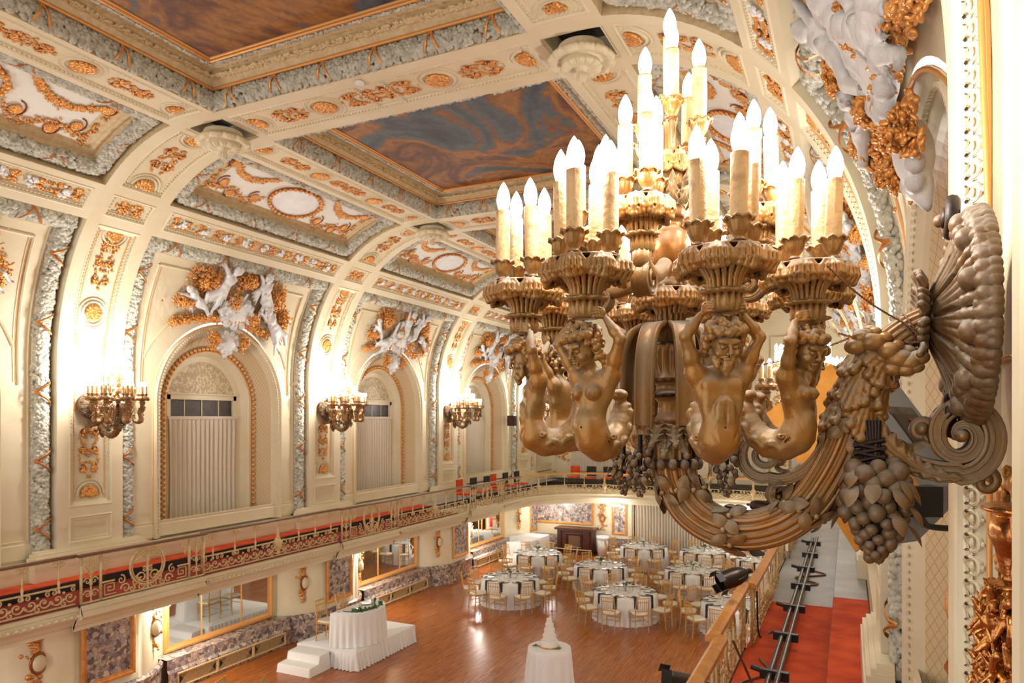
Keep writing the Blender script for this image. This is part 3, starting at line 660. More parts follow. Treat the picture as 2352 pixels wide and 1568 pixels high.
NAMEOF=dict(wall='bay_panelling',coffer='coffer_frame',garland='leaf_garland',garland2='ceiling_leaf_garland',ribbon='garland_ribbon',gilt='gilt_relief',giltline='gold_line',medallion='medallion_ring',white='white_relief',molding='carved_molding',lattice='lattice_reveal',lace='lace_tympanum',bead='bead_molding',oval='pale_field',ovalgilt='oval_frame',swag='gilt_swag',dark='dark_recess')
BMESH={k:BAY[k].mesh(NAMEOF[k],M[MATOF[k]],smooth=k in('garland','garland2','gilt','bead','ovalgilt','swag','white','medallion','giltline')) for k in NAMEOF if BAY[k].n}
YEND=31.6
# floor
fl=MB().grid(np.array([[[-8,-5,0],[8,-5,0]],[[-8,33,0],[8,33,0]]])).obj('floor',M['floor'],smooth=False,kind='structure')
WALLS={}
for side,nm in ((-1,'wall_left'),(1,'wall_right')):
    # lower solid wall below the balcony = root mesh
    mb=MB(); 
    mb.grid(np.array([[[side*6.75,y,z] for z in (0,.62,2.4)] for y in (-5,33)]))
    root=mb.obj(nm,M['cream'],smooth=False,kind='structure'); WALLS[side]=root
    for i in range(-1,5):
        for k,me in BMESH.items():
            if k=='garland2' or k=='coffer' or k=='wall' or True:
                o=link(NAMEOF[k],me,root); o.location=(0,Y0+PER*i,0); o.scale=(-side,1,1)
                if k in('garland','garland2','gilt','swag','bead','white'): o['kind']='stuff'
# vault beyond last bay closed by end wall
ce=MB(); ce.grid(np.array([[[x,YEND,z] for z in (2.4,10.9)] for x in (-7.4,7.4)])); WE=ce.obj('wall_back',M['cream'],smooth=False,kind='structure')
# ceiling paintings (flat pictures in their frames)
CE=MB(); CE.grid(np.array([[[x,y,10.80] for y in (-5,33)] for x in (-2.3,2.3)])); ceil=CE.obj('ceiling',M['cream'],smooth=False,kind='structure')
for i in range(-1,5):
    yc=Y0+PER*i+PER/2
    mb=MB(); mb.box((0,yc,10.775),(4.16,4.12,.02))
    p=mb.obj('ceiling_painting',painting([9.3,5.2,4.8,8.1,12.6,2.2][i]),smooth=False)
    lab={0:'ceiling painting of orange clouds and slate sky, in the coffer cut by the top edge',1:'ceiling painting of swirling brown and violet clouds, in the coffer beyond the first cross beam'}.get(i,'ceiling painting in the coffer number %s along the hall'%['','','third','fourth','fifth'][i] if i>1 else 'ceiling painting in the coffer over the near end of the hall')
    tag(p,lab,'painting','ceiling paintings')
# rosette bosses
def rosette_mb():
    pr=smooth_path([(.0,-.44),(.045,-.42),(.065,-.36),(.05,-.31),(.09,-.26),(.18,-.275),(.245,-.25),(.25,-.215),(.235,-.19),(.28,-.175),(.36,-.205),(.415,-.175),(.41,-.13),(.33,-.07),(.30,.0)],70)
    def mod(P,t,r,z):
        L=np.abs(np.cos(P*6)); L2=np.abs(np.cos(P*6+PI/2)); o=np.clip((t-.60)/.15,0,1)*np.clip((1-t)/.12,0,1); i=np.clip((t-.28)/.1,0,1)*np.clip((.58-t)/.08,0,1)
        return r*(1+.11*o*(L**.6-.6)+.12*i*(L2**.6-.6)+.10*(t<.25)*np.cos(P*8)), z-.022*o*L-.018*i*L2+.006*np.cos(P*36)*(o+i)
    return lathe(MB(),pr,144,mod)
rm=rosette_mb().mesh('ceiling_rosette',M['cream'],True)
for i in range(0,5):
    for side in (-1,1):
        o=link('ceiling_rosette',rm,ceil,(side*3.13,Y0+PER*i,10.31)); 
# ------------------------------------------------------------------ lower walls: piers, dado, mirrors, marble
def lower_bay():
    B={k:MB() for k in ('pier','dado','grille','gframe','marbf','gold')}
    # pier centred y=0, concave flanks
    def xs(y):
        a=abs(y); return np.where(a<.62,6.02,np.where(a<1.55,6.02+.62*(np.clip((a-.62)/.93,0,1)**1.6),6.75))
    ys=np.concatenate([[-1.56],np.linspace(-1.55,-.62,10),np.linspace(-.62,.62,4),np.linspace(.62,1.55,10),[1.56]])
    X=xs(ys); G=np.array([[[-x,y,z] for z in (.62,1.5,2.36)] for x,y in zip(X,ys)]); B['pier'].grid(G)
    zz=[0,.08,.10,.5,.56,.62,.66]; off=[-.10,-.10,-.05,-.05,-.09,-.09,0]
    G=np.array([[[-(x+o),y*1.03,z] for z,o in zip(zz,off)] for x,y in zip(X,ys)]); B['dado'].grid(G)
    # dado between piers
    y0,y1=1.5,PER-1.5
    G=np.array([[[-x,y,z] for x,z in ((6.30,0),(6.30,.36),(6.30,.38),(6.34,.44),(6.34,.66),(6.75,.66))] for y in (y0,y1)]); B['dado'].grid(G)
    return B
LB=lower_bay()
LM={'pier':LB['pier'].mesh('pier',M['cream'],True),'dado':LB['dado'].mesh('marble_dado',M['marble'],False)}
def boxframe(mb,x,y0,y1,z0,z1,wd,dp):
    """picture frame lying on a wall at |x| (left wall), facing +x"""
    prof=[(0,0),(0,dp),(wd*.35,dp*1.2),(wd*.6,dp*.7),(wd,dp*.5),(wd,0)]
    P=[(y0,z0),(y1,z0),(y1,z1),(y0,z1),(y0,z0)]; sg=[(1,1),(-1,1),(-1,-1),(1,-1),(1,1)]
    G=np.array([[[-x+h,y+sy*d,z+szn*d] for d,h in prof] for (y,z),(sy,szn) in zip(P,sg)]); mb.grid(G)
mir_f=MB(); boxframe(mir_f,6.75,1.72,PER-1.72,.68,2.34,.13,.07); mir_f=mir_f.mesh('mirror_frame',M['giltline'],False)
mir_g=MB().box((-6.73,PER/2,1.51),(.02,2.86,1.5)).mesh('mirror_glass',M['silver'],False)
mir_m=MB().box((-6.715,0,1.51),(.02,.018,1.5))
mir_m=mir_m.mesh('mirror_bar',M['giltline'],False)
mp_f=MB(); boxframe(mp_f,6.01,-.52,.52,.80,2.32,.10,.04); mp_f=mp_f.mesh('marble_panel_frame',M['gilt'],False)
mp_g=MB().box((-6.01,0,1.56),(.03,.9,1.4)).mesh('marble_slab',M['marble'],False)
def cartouche():
    mb=MB(); rng=np.random.default_rng(9)
    for side in (-1,1):
        y0=side*1.12; x0=-(6.02+.62*((.5/.93)**1.6))
        for z in np.linspace(1.0,2.25,60):
            wd=.10+.07*math.sin((z-1.0)/1.25*PI*3)**2
            c=np.array([[x0+.03-side*0,y0+rng.normal(0,wd*.6),z]]); blobs(mb,c,np.array([[1,-side*-.4,0]]),rng,.045)
        tube(mb,np.array([[x0+.05,y0+.13*math.cos(a),1.45+.17*math.sin(a)] for a in np.linspace(0,2*PI,16)]),.025,6)
    return mb
cart=cartouche().mesh('gilt_cartouche',M['gilt'],True)
mask=MB()
for side in (-1,1): sphere(mask,(-6.20+.02,side*1.12,1.45),.12,10,8,(.5,1,1.2))
mask=mask.mesh('cream_shield',M['cream'],True)
gr=MB()   # radiator grille: lattice bars
gy0,gy1=1.7,PER-1.7
npan=3
for k in range(npan):
    a=gy0+(gy1-gy0)*k/npan+.05; b=gy0+(gy1-gy0)*(k+1)/npan-.05
    for j in range(26):
        f=j/25; y=a+(b-a)*f
        for sg in (-1,1):
            ye=y+sg*.22; 
            if a-.001<=ye<=b+.001: gr.box((-6.285,(y+ye)/2,.20),(.008,.010,.31),M4=Matrix.Rotation(sg*-math.atan2(.22,.22),4,'X'))
gr=gr.mesh('grille_lattice',M['railgold'],False)
gf=MB()
for k in range(npan):
    a=gy0+(gy1-gy0)*k/npan; b=gy0+(gy1-gy0)*(k+1)/npan; boxframe(gf,6.30,a,b,.05,.35,.045,.03)
gf=gf.mesh('grille_frame',M['railgold'],False)
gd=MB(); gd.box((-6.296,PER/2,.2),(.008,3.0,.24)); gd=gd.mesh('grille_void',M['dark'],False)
ordi=['first','second','third','fourth','fifth','sixth']
for side in (-1,1):
    root=WALLS[side]; sn='left' if side<0 else 'right'
    for i in range(-1,5 if side<0 else 5):
        y=Y0+PER*i
        def pl(nm,me,par=root,**k):
            o=link(nm,me,par,**k); o.location=(0,y if par is root else 0,0); o.scale=(-side,1,1) if par is root else (1,1,1); return o
        if i<4 or True:
            pl('pier',LM['pier']); pl('marble_dado',LM['dado']); pl('marble_slab',mp_g); pl('marble_panel_frame',mp_f)
            pl('gilt_cartouche',cart)['kind']='stuff'; pl('cream_shield',mask)
        if i<4 and (side<0 or i<3):
            pl('grille_void',gd); pl('grille_frame',gf); pl('grille_lattice',gr)
            # mirror is a thing
            r=link('wall_mirror',None); r.location=(0,y,0); r.scale=(-side,1,1)
            tag(r,'wide gilt-framed mirror under the balcony, %s along the %s wall from the near end'%(ordi[i+1],sn),'mirror','mirrors below the balcony')
            for nm,me in (('mirror_frame',mir_f),('mirror_glass',mir_g)): link(nm,me,r)
            for yy in (2.68,3.82): link('mirror_bar',mir_m,r,(0,yy,0))
# ------------------------------------------------------------------ balconies
XR=5.05
def slab_profile():
    # x (positive), z  : fascia from floor edge down to soffit
    return [(6.6,2.58),(5.02,2.58),(4.98,2.56),(4.98,2.50),(5.02,2.48),(5.00,2.44),(4.97,2.40),(5.00,2.36),(5.10,2.33),(5.14,2.24),(5.22,2.22),(5.22,2.14),(5.9,2.14),(6.8,2.2)]
def offset_path(d, side):
    """front edge path of balcony at distance d from side walls: straight along side then rounded corner"""
    pass
def bal_mesh(side,mb,prof,y0=-5,y1=24.6):
    G=np.array([[[side*x,y,z] for x,z in prof] for y in np.linspace(y0,y1,2)]); mb.grid(G)
balc=MB(); R=3.0
for side in (-1,1): bal_mesh(side,balc,slab_profile(),-5,27.4-R)
# rounded corners + end run ; front line at x=+-4.98 -> end at Y = YEND-? 
YE=27.4
# balcony end front line at y=YE ; corner radius R about (+-(4.98-R), YE-R)
def corner(side,prof,n=14):
    cx,cyy=side*(4.98-R),YE-R; G=[]
    for a in np.linspace(0,PI/2,n):
        G.append([[cx+side*math.cos(a)*(R+(x-4.98)), cyy+math.sin(a)*(R+(x-4.98)), z] for x,z in prof])
    return np.array(G)
for side in (-1,1): balc.grid(corner(side,slab_profile()))
balc.grid(np.array([[[x,YE+(q-4.98),z] for q,z in slab_profile()] for x in (-(4.98-R),4.98-R)]))
balc.box((0,(YE+1.0+YEND)/2,2.36),(13.4,YEND-YE-1.0,.43))
for side in (-1,1):      # shallow bows of the balcony edge under the wreath panels
    for i in range(-1,4):
        yc=Y0+PER*i; pf=[(x-.09,z) for x,z in slab_profile()[1:12]]
        for ya,yb in ((yc-1.22,yc+1.22),): balc.grid(np.array([[[side*x,y,z] for x,z in pf] for y in (ya,yb)]))
        for y in (yc-1.22,yc+1.22): balc.add(np.array([[side*x,y,z] for x,z in pf]+[[side*5.3,y,2.58],[side*5.3,y,2.14]]),None,[[0,k,k+1] for k in range(1,11)]+[[0,11,12]])
bo=balc.obj('balcony_slab',M['cream'],None,False,kind='structure')
# egg moulding along fascia
egg=MB()
for k in range(230):
    y=2+k*.118
    if y>YE-R: break
    sphere(egg,(-4.985,y,2.42),.036,6,4,(1,1.25,1))
for side in (-1,1):
    o=egg.obj('egg_molding',M['cream'],bo,True); o.scale=(-side,1,1); o['kind']='stuff'
# tiers (raised strips), carpets
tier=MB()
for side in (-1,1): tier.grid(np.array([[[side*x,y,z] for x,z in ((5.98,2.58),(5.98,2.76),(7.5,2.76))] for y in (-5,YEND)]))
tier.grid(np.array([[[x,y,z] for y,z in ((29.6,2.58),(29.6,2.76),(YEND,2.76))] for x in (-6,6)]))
tier.obj('balcony_tier',M['dark'],bo,False)  # shade on the riser is put in as a near-black colour
def carpet(name,x0,x1,y0,y1,z,mat,lab):
    mb=MB(); n=40; ys=np.linspace(y0,y1,n); G=np.array([[[x0,y,z],[x0,y,z+.012],[x1,y,z+.012],[x1,y,z]] for y in ys]); mb.grid(G); o=mb.obj(name,mat,None,False); 
    return tag(o,lab,'carpet')
carpet('carpet_runner',4.99,5.985,-4,12.35,2.582,M['carpet'],'red-orange carpet runner on the lower walkway of the right balcony')
carpet('carpet_runner',5.985,6.47,-4,12.3,2.762,M['carpet'],'red-orange carpet strip on the raised step of the right balcony')
carpet('carpet_runner',-6.47,-5.99,-4,19.6,2.762,M['carpet'],'red-orange carpet strip on the raised step of the left balcony')
carpet('carpet_runner',-5.98,-4.99,-4,19.6,2.582,M['carpetdk'],'dark red carpet on the lower walkway of the left balcony')
carpet('floor_covering',4.99,5.985,12.36,YEND-1,2.581,M['barefloor'],'bare grey floor sheet beyond the red carpet on the right balcony')
carpet('floor_covering',5.985,6.47,12.31,YEND-1,2.761,M['barefloor'],'bare grey floor sheet on the raised step of the right balcony')
carpet('floor_covering',-6.47,-5.99,19.62,YEND-1,2.761,M['barefloor'],'pale grey sheet covering the far end of the left balcony step')
# pilaster plinths
pl_=MB()
for (h,z0,z1) in ((.16,2.76,3.09),(.14,3.09,3.18),(.10,3.18,3.24),(.05,3.24,3.28)):
    pl_.box((-(6.49-h/2),0,(z0+z1)/2),(h+.4,1.26+2*h,z1-z0)) if False else pl_.box((-(6.49-h/2+.05),0,(z0+z1)/2),(h+.1,1.9+2*h,z1-z0))
plm=pl_.mesh('pilaster_plinth',M['cream'],False)
for side in (-1,1):
    for i in range(0,5):
        o=link('pilaster_plinth',plm,WALLS[side]); o.location=(0,Y0+PER*i,0); o.scale=(-side,1,1)
# ------------------------------------------------------------------ curtains & transoms in the arch niches
def curtain_mb(w,h,nf=15,seed=1,amp=.035):
    rng=np.random.default_rng(seed); mb=MB(); n=nf*8; t=np.linspace(0,1,n); ph=np.cumsum(rng.uniform(.6,1.4,n)); ph=ph/ph[-1]*nf*2*PI
    rows=[]
    for z in np.linspace(0,h,9):
        f=z/h; A=amp*(1-.55*max(0,(f-.92)/.08)); off=A*np.sin(ph+.25*math.sin(f*4)); y=(t-.5)*w*(1-.02*math.sin(f*PI))
        rows.append(np.stack([off,y,np.full(n,z)],1))
    mb.grid(np.stack(rows)); return mb
cm=curtain_mb(1.92,2.52,15,3).mesh('curtain',M['curtain'],True)
ch=MB().box((0,0,2.50),(.05,1.96,.07)).mesh('curtain_heading',M['curtain'],False)
tg=MB().box((0,0,0),(.015,1.92,.42)).mesh('window_pane',M['transom'],False)
tb=MB()
for y in (-.48,0,.48): tb.box((.012,y,0),(.016,.018,.42))
tb.box((.012,0,.21),(.02,1.94,.02)); tb=tb.mesh('window_bar',M['cream'],False)
wn=0
for side in (-1,1):
    for i in range(0,4):
        yc=Y0+PER*i+PER/2; sn='left' if side<0 else 'right'
        c=link('curtain',cm,None,(side*7.28,yc,3.11),0 if side<0 else PI); tag(c,'beige pleated curtain in the arched niche, %s bay along the %s wall'%(ordi[i],sn),'curtain','niche curtains')
        link('curtain_heading',ch,c)
        wn+=1; t=link('window_%d'%wn,tb,None,(side*7.385,yc,5.83),0 if side<0 else PI,kind='structure'); link('window_pane',tg,t)
# ------------------------------------------------------------------ lights: simple stand-in for the distribution (each chandelier adds its own)
# ================================================================== SDF SCULPTING
class SDF:
    def __init__(s,lo,hi,h):
        s.lo=np.array(lo,float); s.h=h; s.n=np.ceil((np.array(hi)-s.lo)/h).astype(int)+1
        s.ax=[s.lo[i]+h*np.arange(s.n[i]) for i in range(3)]; s.F=np.full(s.n,1.0,np.float32)
    def _box(s,lo,hi,pad):
        a=np.clip(((np.array(lo)-pad-s.lo)/s.h).astype(int),0,s.n-1); b=np.clip(((np.array(hi)+pad-s.lo)/s.h).astype(int)+2,1,s.n)
        sl=tuple(slice(a[i],b[i]) for i in range(3)); X,Y,Z=np.meshgrid(*[s.ax[i][sl[i]] for i in range(3)],indexing='ij',sparse=True); return sl,X,Y,Z
    def _u(s,sl,d,k,sub=False):
        A=s.F[sl]
        if sub:
            hh=np.maximum(k-np.abs(-d-A),0)/k; s.F[sl]=np.maximum(A,-d)+hh*hh*k*.25
        else:
            hh=np.maximum(k-np.abs(d-A),0)/k; s.F[sl]=np.minimum(A,d)-hh*hh*k*.25
    def cone(s,a,b,r1,r2,k=.01,sub=False):
        a,b=np.array(a,float),np.array(b,float); R=max(r1,r2); sl,X,Y,Z=s._box(np.minimum(a,b)-R,np.maximum(a,b)+R,k*1.2+.004)
        d=b-a; L=d@d+1e-12; t=np.clip(((X-a[0])*d[0]+(Y-a[1])*d[1]+(Z-a[2])*d[2])/L,0,1)
        D=np.sqrt((X-a[0]-t*d[0])**2+(Y-a[1]-t*d[1])**2+(Z-a[2]-t*d[2])**2)-(r1+(r2-r1)*t); s._u(sl,D.astype(np.float32),k,sub)
    def ell(s,c,r,k=.01,sub=False,R=None):
        c=np.array(c,float); r=np.array(r,float) if np.ndim(r) else np.full(3,float(r)); m=r.max(); sl,X,Y,Z=s._box(c-m,c+m,k*1.2+.004)
        x,y,z=X-c[0],Y-c[1],Z-c[2]
        if R is not None: x,y,z=R[0][0]*x+R[1][0]*y+R[2][0]*z, R[0][1]*x+R[1][1]*y+R[2][1]*z, R[0][2]*x+R[1][2]*y+R[2][2]*z
        k0=np.sqrt((x/r[0])**2+(y/r[1])**2+(z/r[2])**2); k1=np.sqrt((x/r[0]**2)**2+(y/r[1]**2)**2+(z/r[2]**2)**2)+1e-9
        D=k0*(k0-1)/k1; s._u(sl,D.astype(np.float32),k,sub)
    def chain(s,P,Rr,k=.01):
        for i in range(len(P)-1): s.cone(P[i],P[i+1],Rr[i],Rr[i+1],k)
    def mb(s):
        F=s.F; I=F<0; n=s.n
        cn=np.zeros(n-1,int); 
        for dx in(0,1):
            for dy in(0,1):
                for dz in(0,1): cn+=I[dx:n[0]-1+dx,dy:n[1]-1+dy,dz:n[2]-1+dz]
        act=(cn>0)&(cn<8); idx=np.full(n-1,-1); nv=act.sum(); idx[act]=np.arange(nv)
        ac=np.argwhere(act); S=np.zeros((nv,3)); C=np.zeros(nv)
        for ax in range(3):
            o=[k for k in range(3) if k!=ax]
            for p in(0,1):
                for q in(0,1):
                    a=ac.copy(); a[:,o[0]]+=p; a[:,o[1]]+=q; b=a.copy(); b[:,ax]+=1
                    fa=F[tuple(a.T)]; fb=F[tuple(b.T)]; m=(fa<0)!=(fb<0); t=fa[m]/(fa[m]-fb[m]); P=a[m].astype(float); P[:,ax]+=t; S[m]+=P; C[m]+=1
        V=S/C[:,None]*s.h+s.lo; Q=[]
        for ax in range(3):
            o=[(ax+1)%3,(ax+2)%3]; sl=[slice(None)]*3; sl2=[slice(None)]*3; sl[ax]=slice(0,-1); sl2[ax]=slice(1,None)
            A=I[tuple(sl)]; Bm=I[tuple(sl2)]; e=np.argwhere(A!=Bm)
            e=e[(e[:,o[0]]>0)&(e[:,o[1]]>0)&(e[:,o[0]]<n[o[0]]-1)&(e[:,o[1]]<n[o[1]]-1)]
            ins=A[tuple(e.T)]
            def g(p,q): a=e.copy(); a[:,o[0]]-=p; a[:,o[1]]-=q; return idx[tuple(a.T)]
            q4=np.stack([g(1,1),g(0,1),g(0,0),g(1,0)],1); q4[~ins]=q4[~ins][:,::-1]; Q.append(q4)
        return MB().add(V,np.vstack(Q))
def rotx(a): c,s=math.cos(a),math.sin(a); return np.array([[1,0,0],[0,c,-s],[0,s,c]])
def figure_mb(male,h=.0017,turn=0.0):
    """caryatid: x tangential, y outward, z up; head carries the cup at z=.245"""
    S=SDF((-.115,-.205,-.125),(.115,.065,.272),h); rng=np.random.default_rng(4 if male else 8)
    W=1.12 if male else .98
    # pelvis, belly, ribcage
    S.ell((0,-.030,-.048),(.044*W,.041,.043),.02); S.ell((0,-.022,-.008),(.038*W,.033,.042),.02)
    S.ell((0,-.028,.045),(.046*W,.034,.045),.02); S.ell((0,-.034,.080),(.048*W,.030,.030),.02)
    S.cone((-.042*W,-.036,.100),(.042*W,-.036,.100),.019,.019,.02)
    if male:
        for sg in(-1,1):
            S.ell((sg*.024,-.008,.076),(.025,.012,.019),.008); 
            for z in (.036,.018,.000): S.ell((sg*.0105,.006,z),(.012,.007,.010),.010)
            S.cone((sg*.010,.010,.052),(sg*.034,.002,.026),.0030,.0016,.008,sub=True); S.cone((sg*.004,.016,.062),(sg*.036,.008,.060),.0022,.0016,.006,sub=True)
            S.ell((sg*.036,-.018,.036),(.013,.016,.034),.012); S.cone((sg*.030,.008,-.034),(sg*.008,.006,-.066),.0025,.0015,.009,sub=True)
        S.cone((0,.018,.070),(0,.013,-.012),.0022,.0014,.008,sub=True)
    else:
        for sg in(-1,1): S.ell((sg*.0230,.001,.061),(.0180,.0180,.0170),.007); S.ell((sg*.0245,.0185,.061),(.003,.003,.003),.003)
        S.cone((0,.012,.04),(0,.010,-.012),.0018,.0012,.010,sub=True)
        S.ell((0,.004,-.018),(.026,.014,.03),.02)
    S.ell((0,.0135 if not male else .012,-.022),(.0028,.006,.0036),.004,sub=True)
    # neck, head
    hx=turn; tilt=rotx(-.30); c0=np.array([0,-.018,.122])
    rz=np.array([[math.cos(turn),-math.sin(turn),0],[math.sin(turn),math.cos(turn),0],[0,0,1]]); HR=rz@tilt
    def H(p): return HR@(np.array(p,float)*np.array([1.12,1.10,1.12]))+c0
    S.cone((0,-.034,.100),H((0,0,.012)),.0175,.0155,.012)
    S.ell(H((0,.004,.046)),(.0295,.034,.039),.006,R=HR); S.ell(H((0,.014,.024)),(.021,.022,.021),.012,R=HR)
    S.ell(H((0,.029,.009)),(.010,.009,.009),.006,R=HR)              # chin
    S.ell(H((0,.030,.056)),(.024,.008,.008),.008,R=HR)              # brow
    for sg in(-1,1):
        S.ell(H((sg*.0125,.0375,.045)),(.0085,.007,.0055),.004,sub=True,R=HR); S.ell(H((sg*.0122,.0315,.0435)),(.0062,.0055,.0045),.0015,R=HR)
        S.cone(H((sg*.0185,.030,.0445)),H((sg*.007,.0345,.0455)),.0013,.0013,.002)
        S.ell(H((sg*.017,.025,.030)),(.009,.009,.009),.008,R=HR)
        S.cone(H((sg*.006,.036,.053)),H((sg*.021,.030,.054)),.003,.002,.004)
        S.ell(H((sg*.031,-.002,.040)),(.005,.009,.012),.004,R=HR)   # ear
    S.cone(H((0,.036,.050)),H((0,.0445,.033)),.0032,.0048,.004)    # nose
    for sg in(-1,1): S.ell(H((sg*.005,.040,.0315)),.0034,.003)
    S.cone(H((-.009,.0345,.0195)),H((0,.0375,.0205)),.0022,.0032,.002); S.cone(H((.009,.0345,.0195)),H((0,.0375,.0205)),.0022,.0032,.002)
    S.cone(H((-.007,.0345,.0150)),H((.007,.0345,.0150)),.0026,.0026,.002)
    S.cone(H((-.011,.040,.0174)),H((.011,.040,.0174)),.0012,.0012,.0015,sub=True)
    if male:
        for i in range(26):
            a=rng.uniform(-1.3,1.3); z=rng.uniform(-.014,.010); p=(math.sin(a)*.024,.006+math.cos(a)*.026,z+.003+abs(a)*.012); S.ell(H(p),rng.uniform(.005,.008),.004)
        S.cone(H((0,.033,.006)),H((0,.036,-.012)),.011,.005,.006)
        for sg in(-1,1): S.cone(H((sg*.003,.038,.0262)),H((sg*.016,.030,.021)),.0024,.0014,.002)
    # hair: curls
    n=130
    for i in range(n):
        a=rng.uniform(0,2*PI); e=rng.uniform(.15,1.0) if math.sin(a)>.1 else rng.uniform(-.75,1.0)
        p=np.array([math.cos(a)*math.sqrt(max(0,1-e*e*.8)),math.sin(a)*math.sqrt(max(0,1-e*e*.8)),e])
        if p[1]>.50 and e<.66: continue
        q=H(np.array([0,-.003,.050])+p*np.array([.038,.040,.046])*rng.uniform(.92,1.06)); r_=rng.uniform(.005,.0105); S.ell(q,r_,.0018)
        if i%3==0: S.ell(q+(q-H((0,0,.045)))*.28,r_*.42,.001,sub=True)
    for i in range(18):
        a=PI*(.0+1.0*i/17); q=H((math.cos(a)*.036,math.sin(a)*.034+.003,.076+.004*math.sin(i*2.3))); S.ell(q,.0098+.002*math.sin(i*1.7),.0018)
    for sg in (-1,1):
        for i in range(4): S.ell(H((sg*(.036+.002*(i%2)),-.001-.004*i,.055-.011*i)),.0100,.002)
    if not male:
        for sg in(-1,1):
            for i in range(5): S.ell(H((sg*(.033+.003*(i%2)),-.006-.003*i,.03-.007*i)),.009,.003)
    # arms
    for sg in(-1,1):
        sh=(sg*.050*W,-.036,.104); el=(sg*.088,-.008 if sg>0 else -.014,.186); wr=(sg*.050,-.014,.236); ha=(sg*.0435,-.006,.252)
        S.ell(sh,.022*W,.012); S.cone(sh,el,.0175*W,.0130,.010); m=tuple((np.array(sh)*.55+np.array(el)*.45)); S.ell(m,(.0165*W,.0165*W,.020),.01)
        S.ell(el,.0122,.006); S.cone(el,tuple((np.array(el)*.6+np.array(wr)*.4)),.0122,.0135,.006); S.cone(tuple((np.array(el)*.6+np.array(wr)*.4)),wr,.0135,.0082,.006)
        S.ell(ha,(.0080,.0105,.0135),.005)
        for f in range(4):
            b=np.array(ha)+[0,.007,.009-.0065*f]; L=(.85,1,.95,.75)[f]; t1=b+np.array([-sg*.002,.012,.001])*L; t2=t1+np.array([-sg*.010,.007,0])*L; t3=t2+np.array([-sg*.008,.001,-.001])*L
            S.cone(b,t1,.0040,.0037,.002); S.cone(t1,t2,.0037,.0033,.0015); S.cone(t2,t3,.0033,.0027,.0015)
        b=np.array(ha)+[0,.002,-.011]; S.cone(b,b+[-sg*.006,.012,-.002],.0045,.0037,.003); S.cone(b+[-sg*.006,.012,-.002],b+[-sg*.013,.017,.001],.0037,.003,.0015)
        S.cone(sh,(sg*.040*W,-.034,.055),.016,.012,.02)
    # tail
    P=[(0,-.030,-.050),(0,-.060,-.068),(0,-.097,-.066),(0,-.130,-.046),(0,-.152,-.012),(0,-.160,.022),(0,-.158,.044)]; Rr=[.040,.038,.035,.031,.027,.021,.014]
    S.chain(P,Rr,.012); S.ell((0,-.150,.060),(.024,.017,.015),.008)
    Pm=smooth_path(P,40)
    for sg in(-1,1):    # frilled leaf edge along both sides of the tail
        for i in range(6,36):
            t=i/39; r=np.interp(t,np.linspace(0,1,7),Rr); c=Pm[i]; ph=i*.9
            S.ell((sg*(r*.98+.004*math.sin(ph)),c[1]-.006,c[2]+.006*math.sin(ph)),(.0075,.009,.0085),.004)
        for j in range(5): # carved grooves below the hip
            a=.55+.22*j; S.cone((sg*(.044-.004*j),-.030,-.050-.006*j),(sg*.020,-.085-.004*j,-.098+.006*j),.0022,.0012,.003,sub=True)
        S.ell((sg*.047,-.050,-.046),(.009,.010,.008),.003); S.ell((sg*.053,-.044,-.045),(.004,.004,.003),.003,sub=True)
    return S.mb()
# ================================================================== WALL CHANDELIER
CX,CY0,CZ=5.7385,2.03,5.6
def lp(u,v,Y=2.03): p=at(u,v,Y); return np.array([p.x-CX,p.y-CY0,p.z-CZ])
def acanthus(mb,P,Nn,W,lobes=4,bulge=.35,curl=.0,nseg=28,m=11,power=.65):
    """leaf laid along spine P with surface normals Nn; lobed outline, ribbed, raised lobes"""
    P=smooth_path(P,nseg); Nn=smooth_path(np.broadcast_to(np.asarray(Nn,float),(max(2,len(np.atleast_2d(Nn))),3)) if np.ndim(Nn)==1 else Nn,nseg); Nn/=np.linalg.norm(Nn,axis=1,keepdims=True)
    T=np.gradient(P,axis=0); T/=np.linalg.norm(T,axis=1,keepdims=True)+1e-9; Sd=np.cross(T,Nn); Sd/=np.linalg.norm(Sd,axis=1,keepdims=True)+1e-9
    t=np.linspace(0,1,nseg); env=np.sin(PI*np.clip(t,0,1)**power)**.55; env=np.where(t<.2,np.maximum(env,.5),env); lob=1-.42*np.abs(np.cos(lobes*PI*t))**3
    w=W*env*lob; c=np.linspace(-1,1,m)
    rel=bulge*W*(.55*(1-c[None]**2)+.16*np.cos(c[None]*3*PI))*np.ones((nseg,1))*env[:,None] - (np.abs(c[None])**3)*.12*W
    rel=rel+ .20*W*(np.abs(c[None])>.5)*np.abs(np.sin(lobes*PI*t))[:,None]**2*env[:,None]
    G=P[:,None]+Sd[:,None]*(w[:,None]*c[None])[...,None]+Nn[:,None]*(rel+.001)[...,None]
    # back-sweep of lobes
    G=G-T[:,None]*(np.abs(c[None])**1.5*w[:,None]*.55)[...,None]
    mb.grid(G)
def fluted(P,r,nf,depth,n=96,cap=True): return tube(MB(),P,r,n,cap,depth,nf)
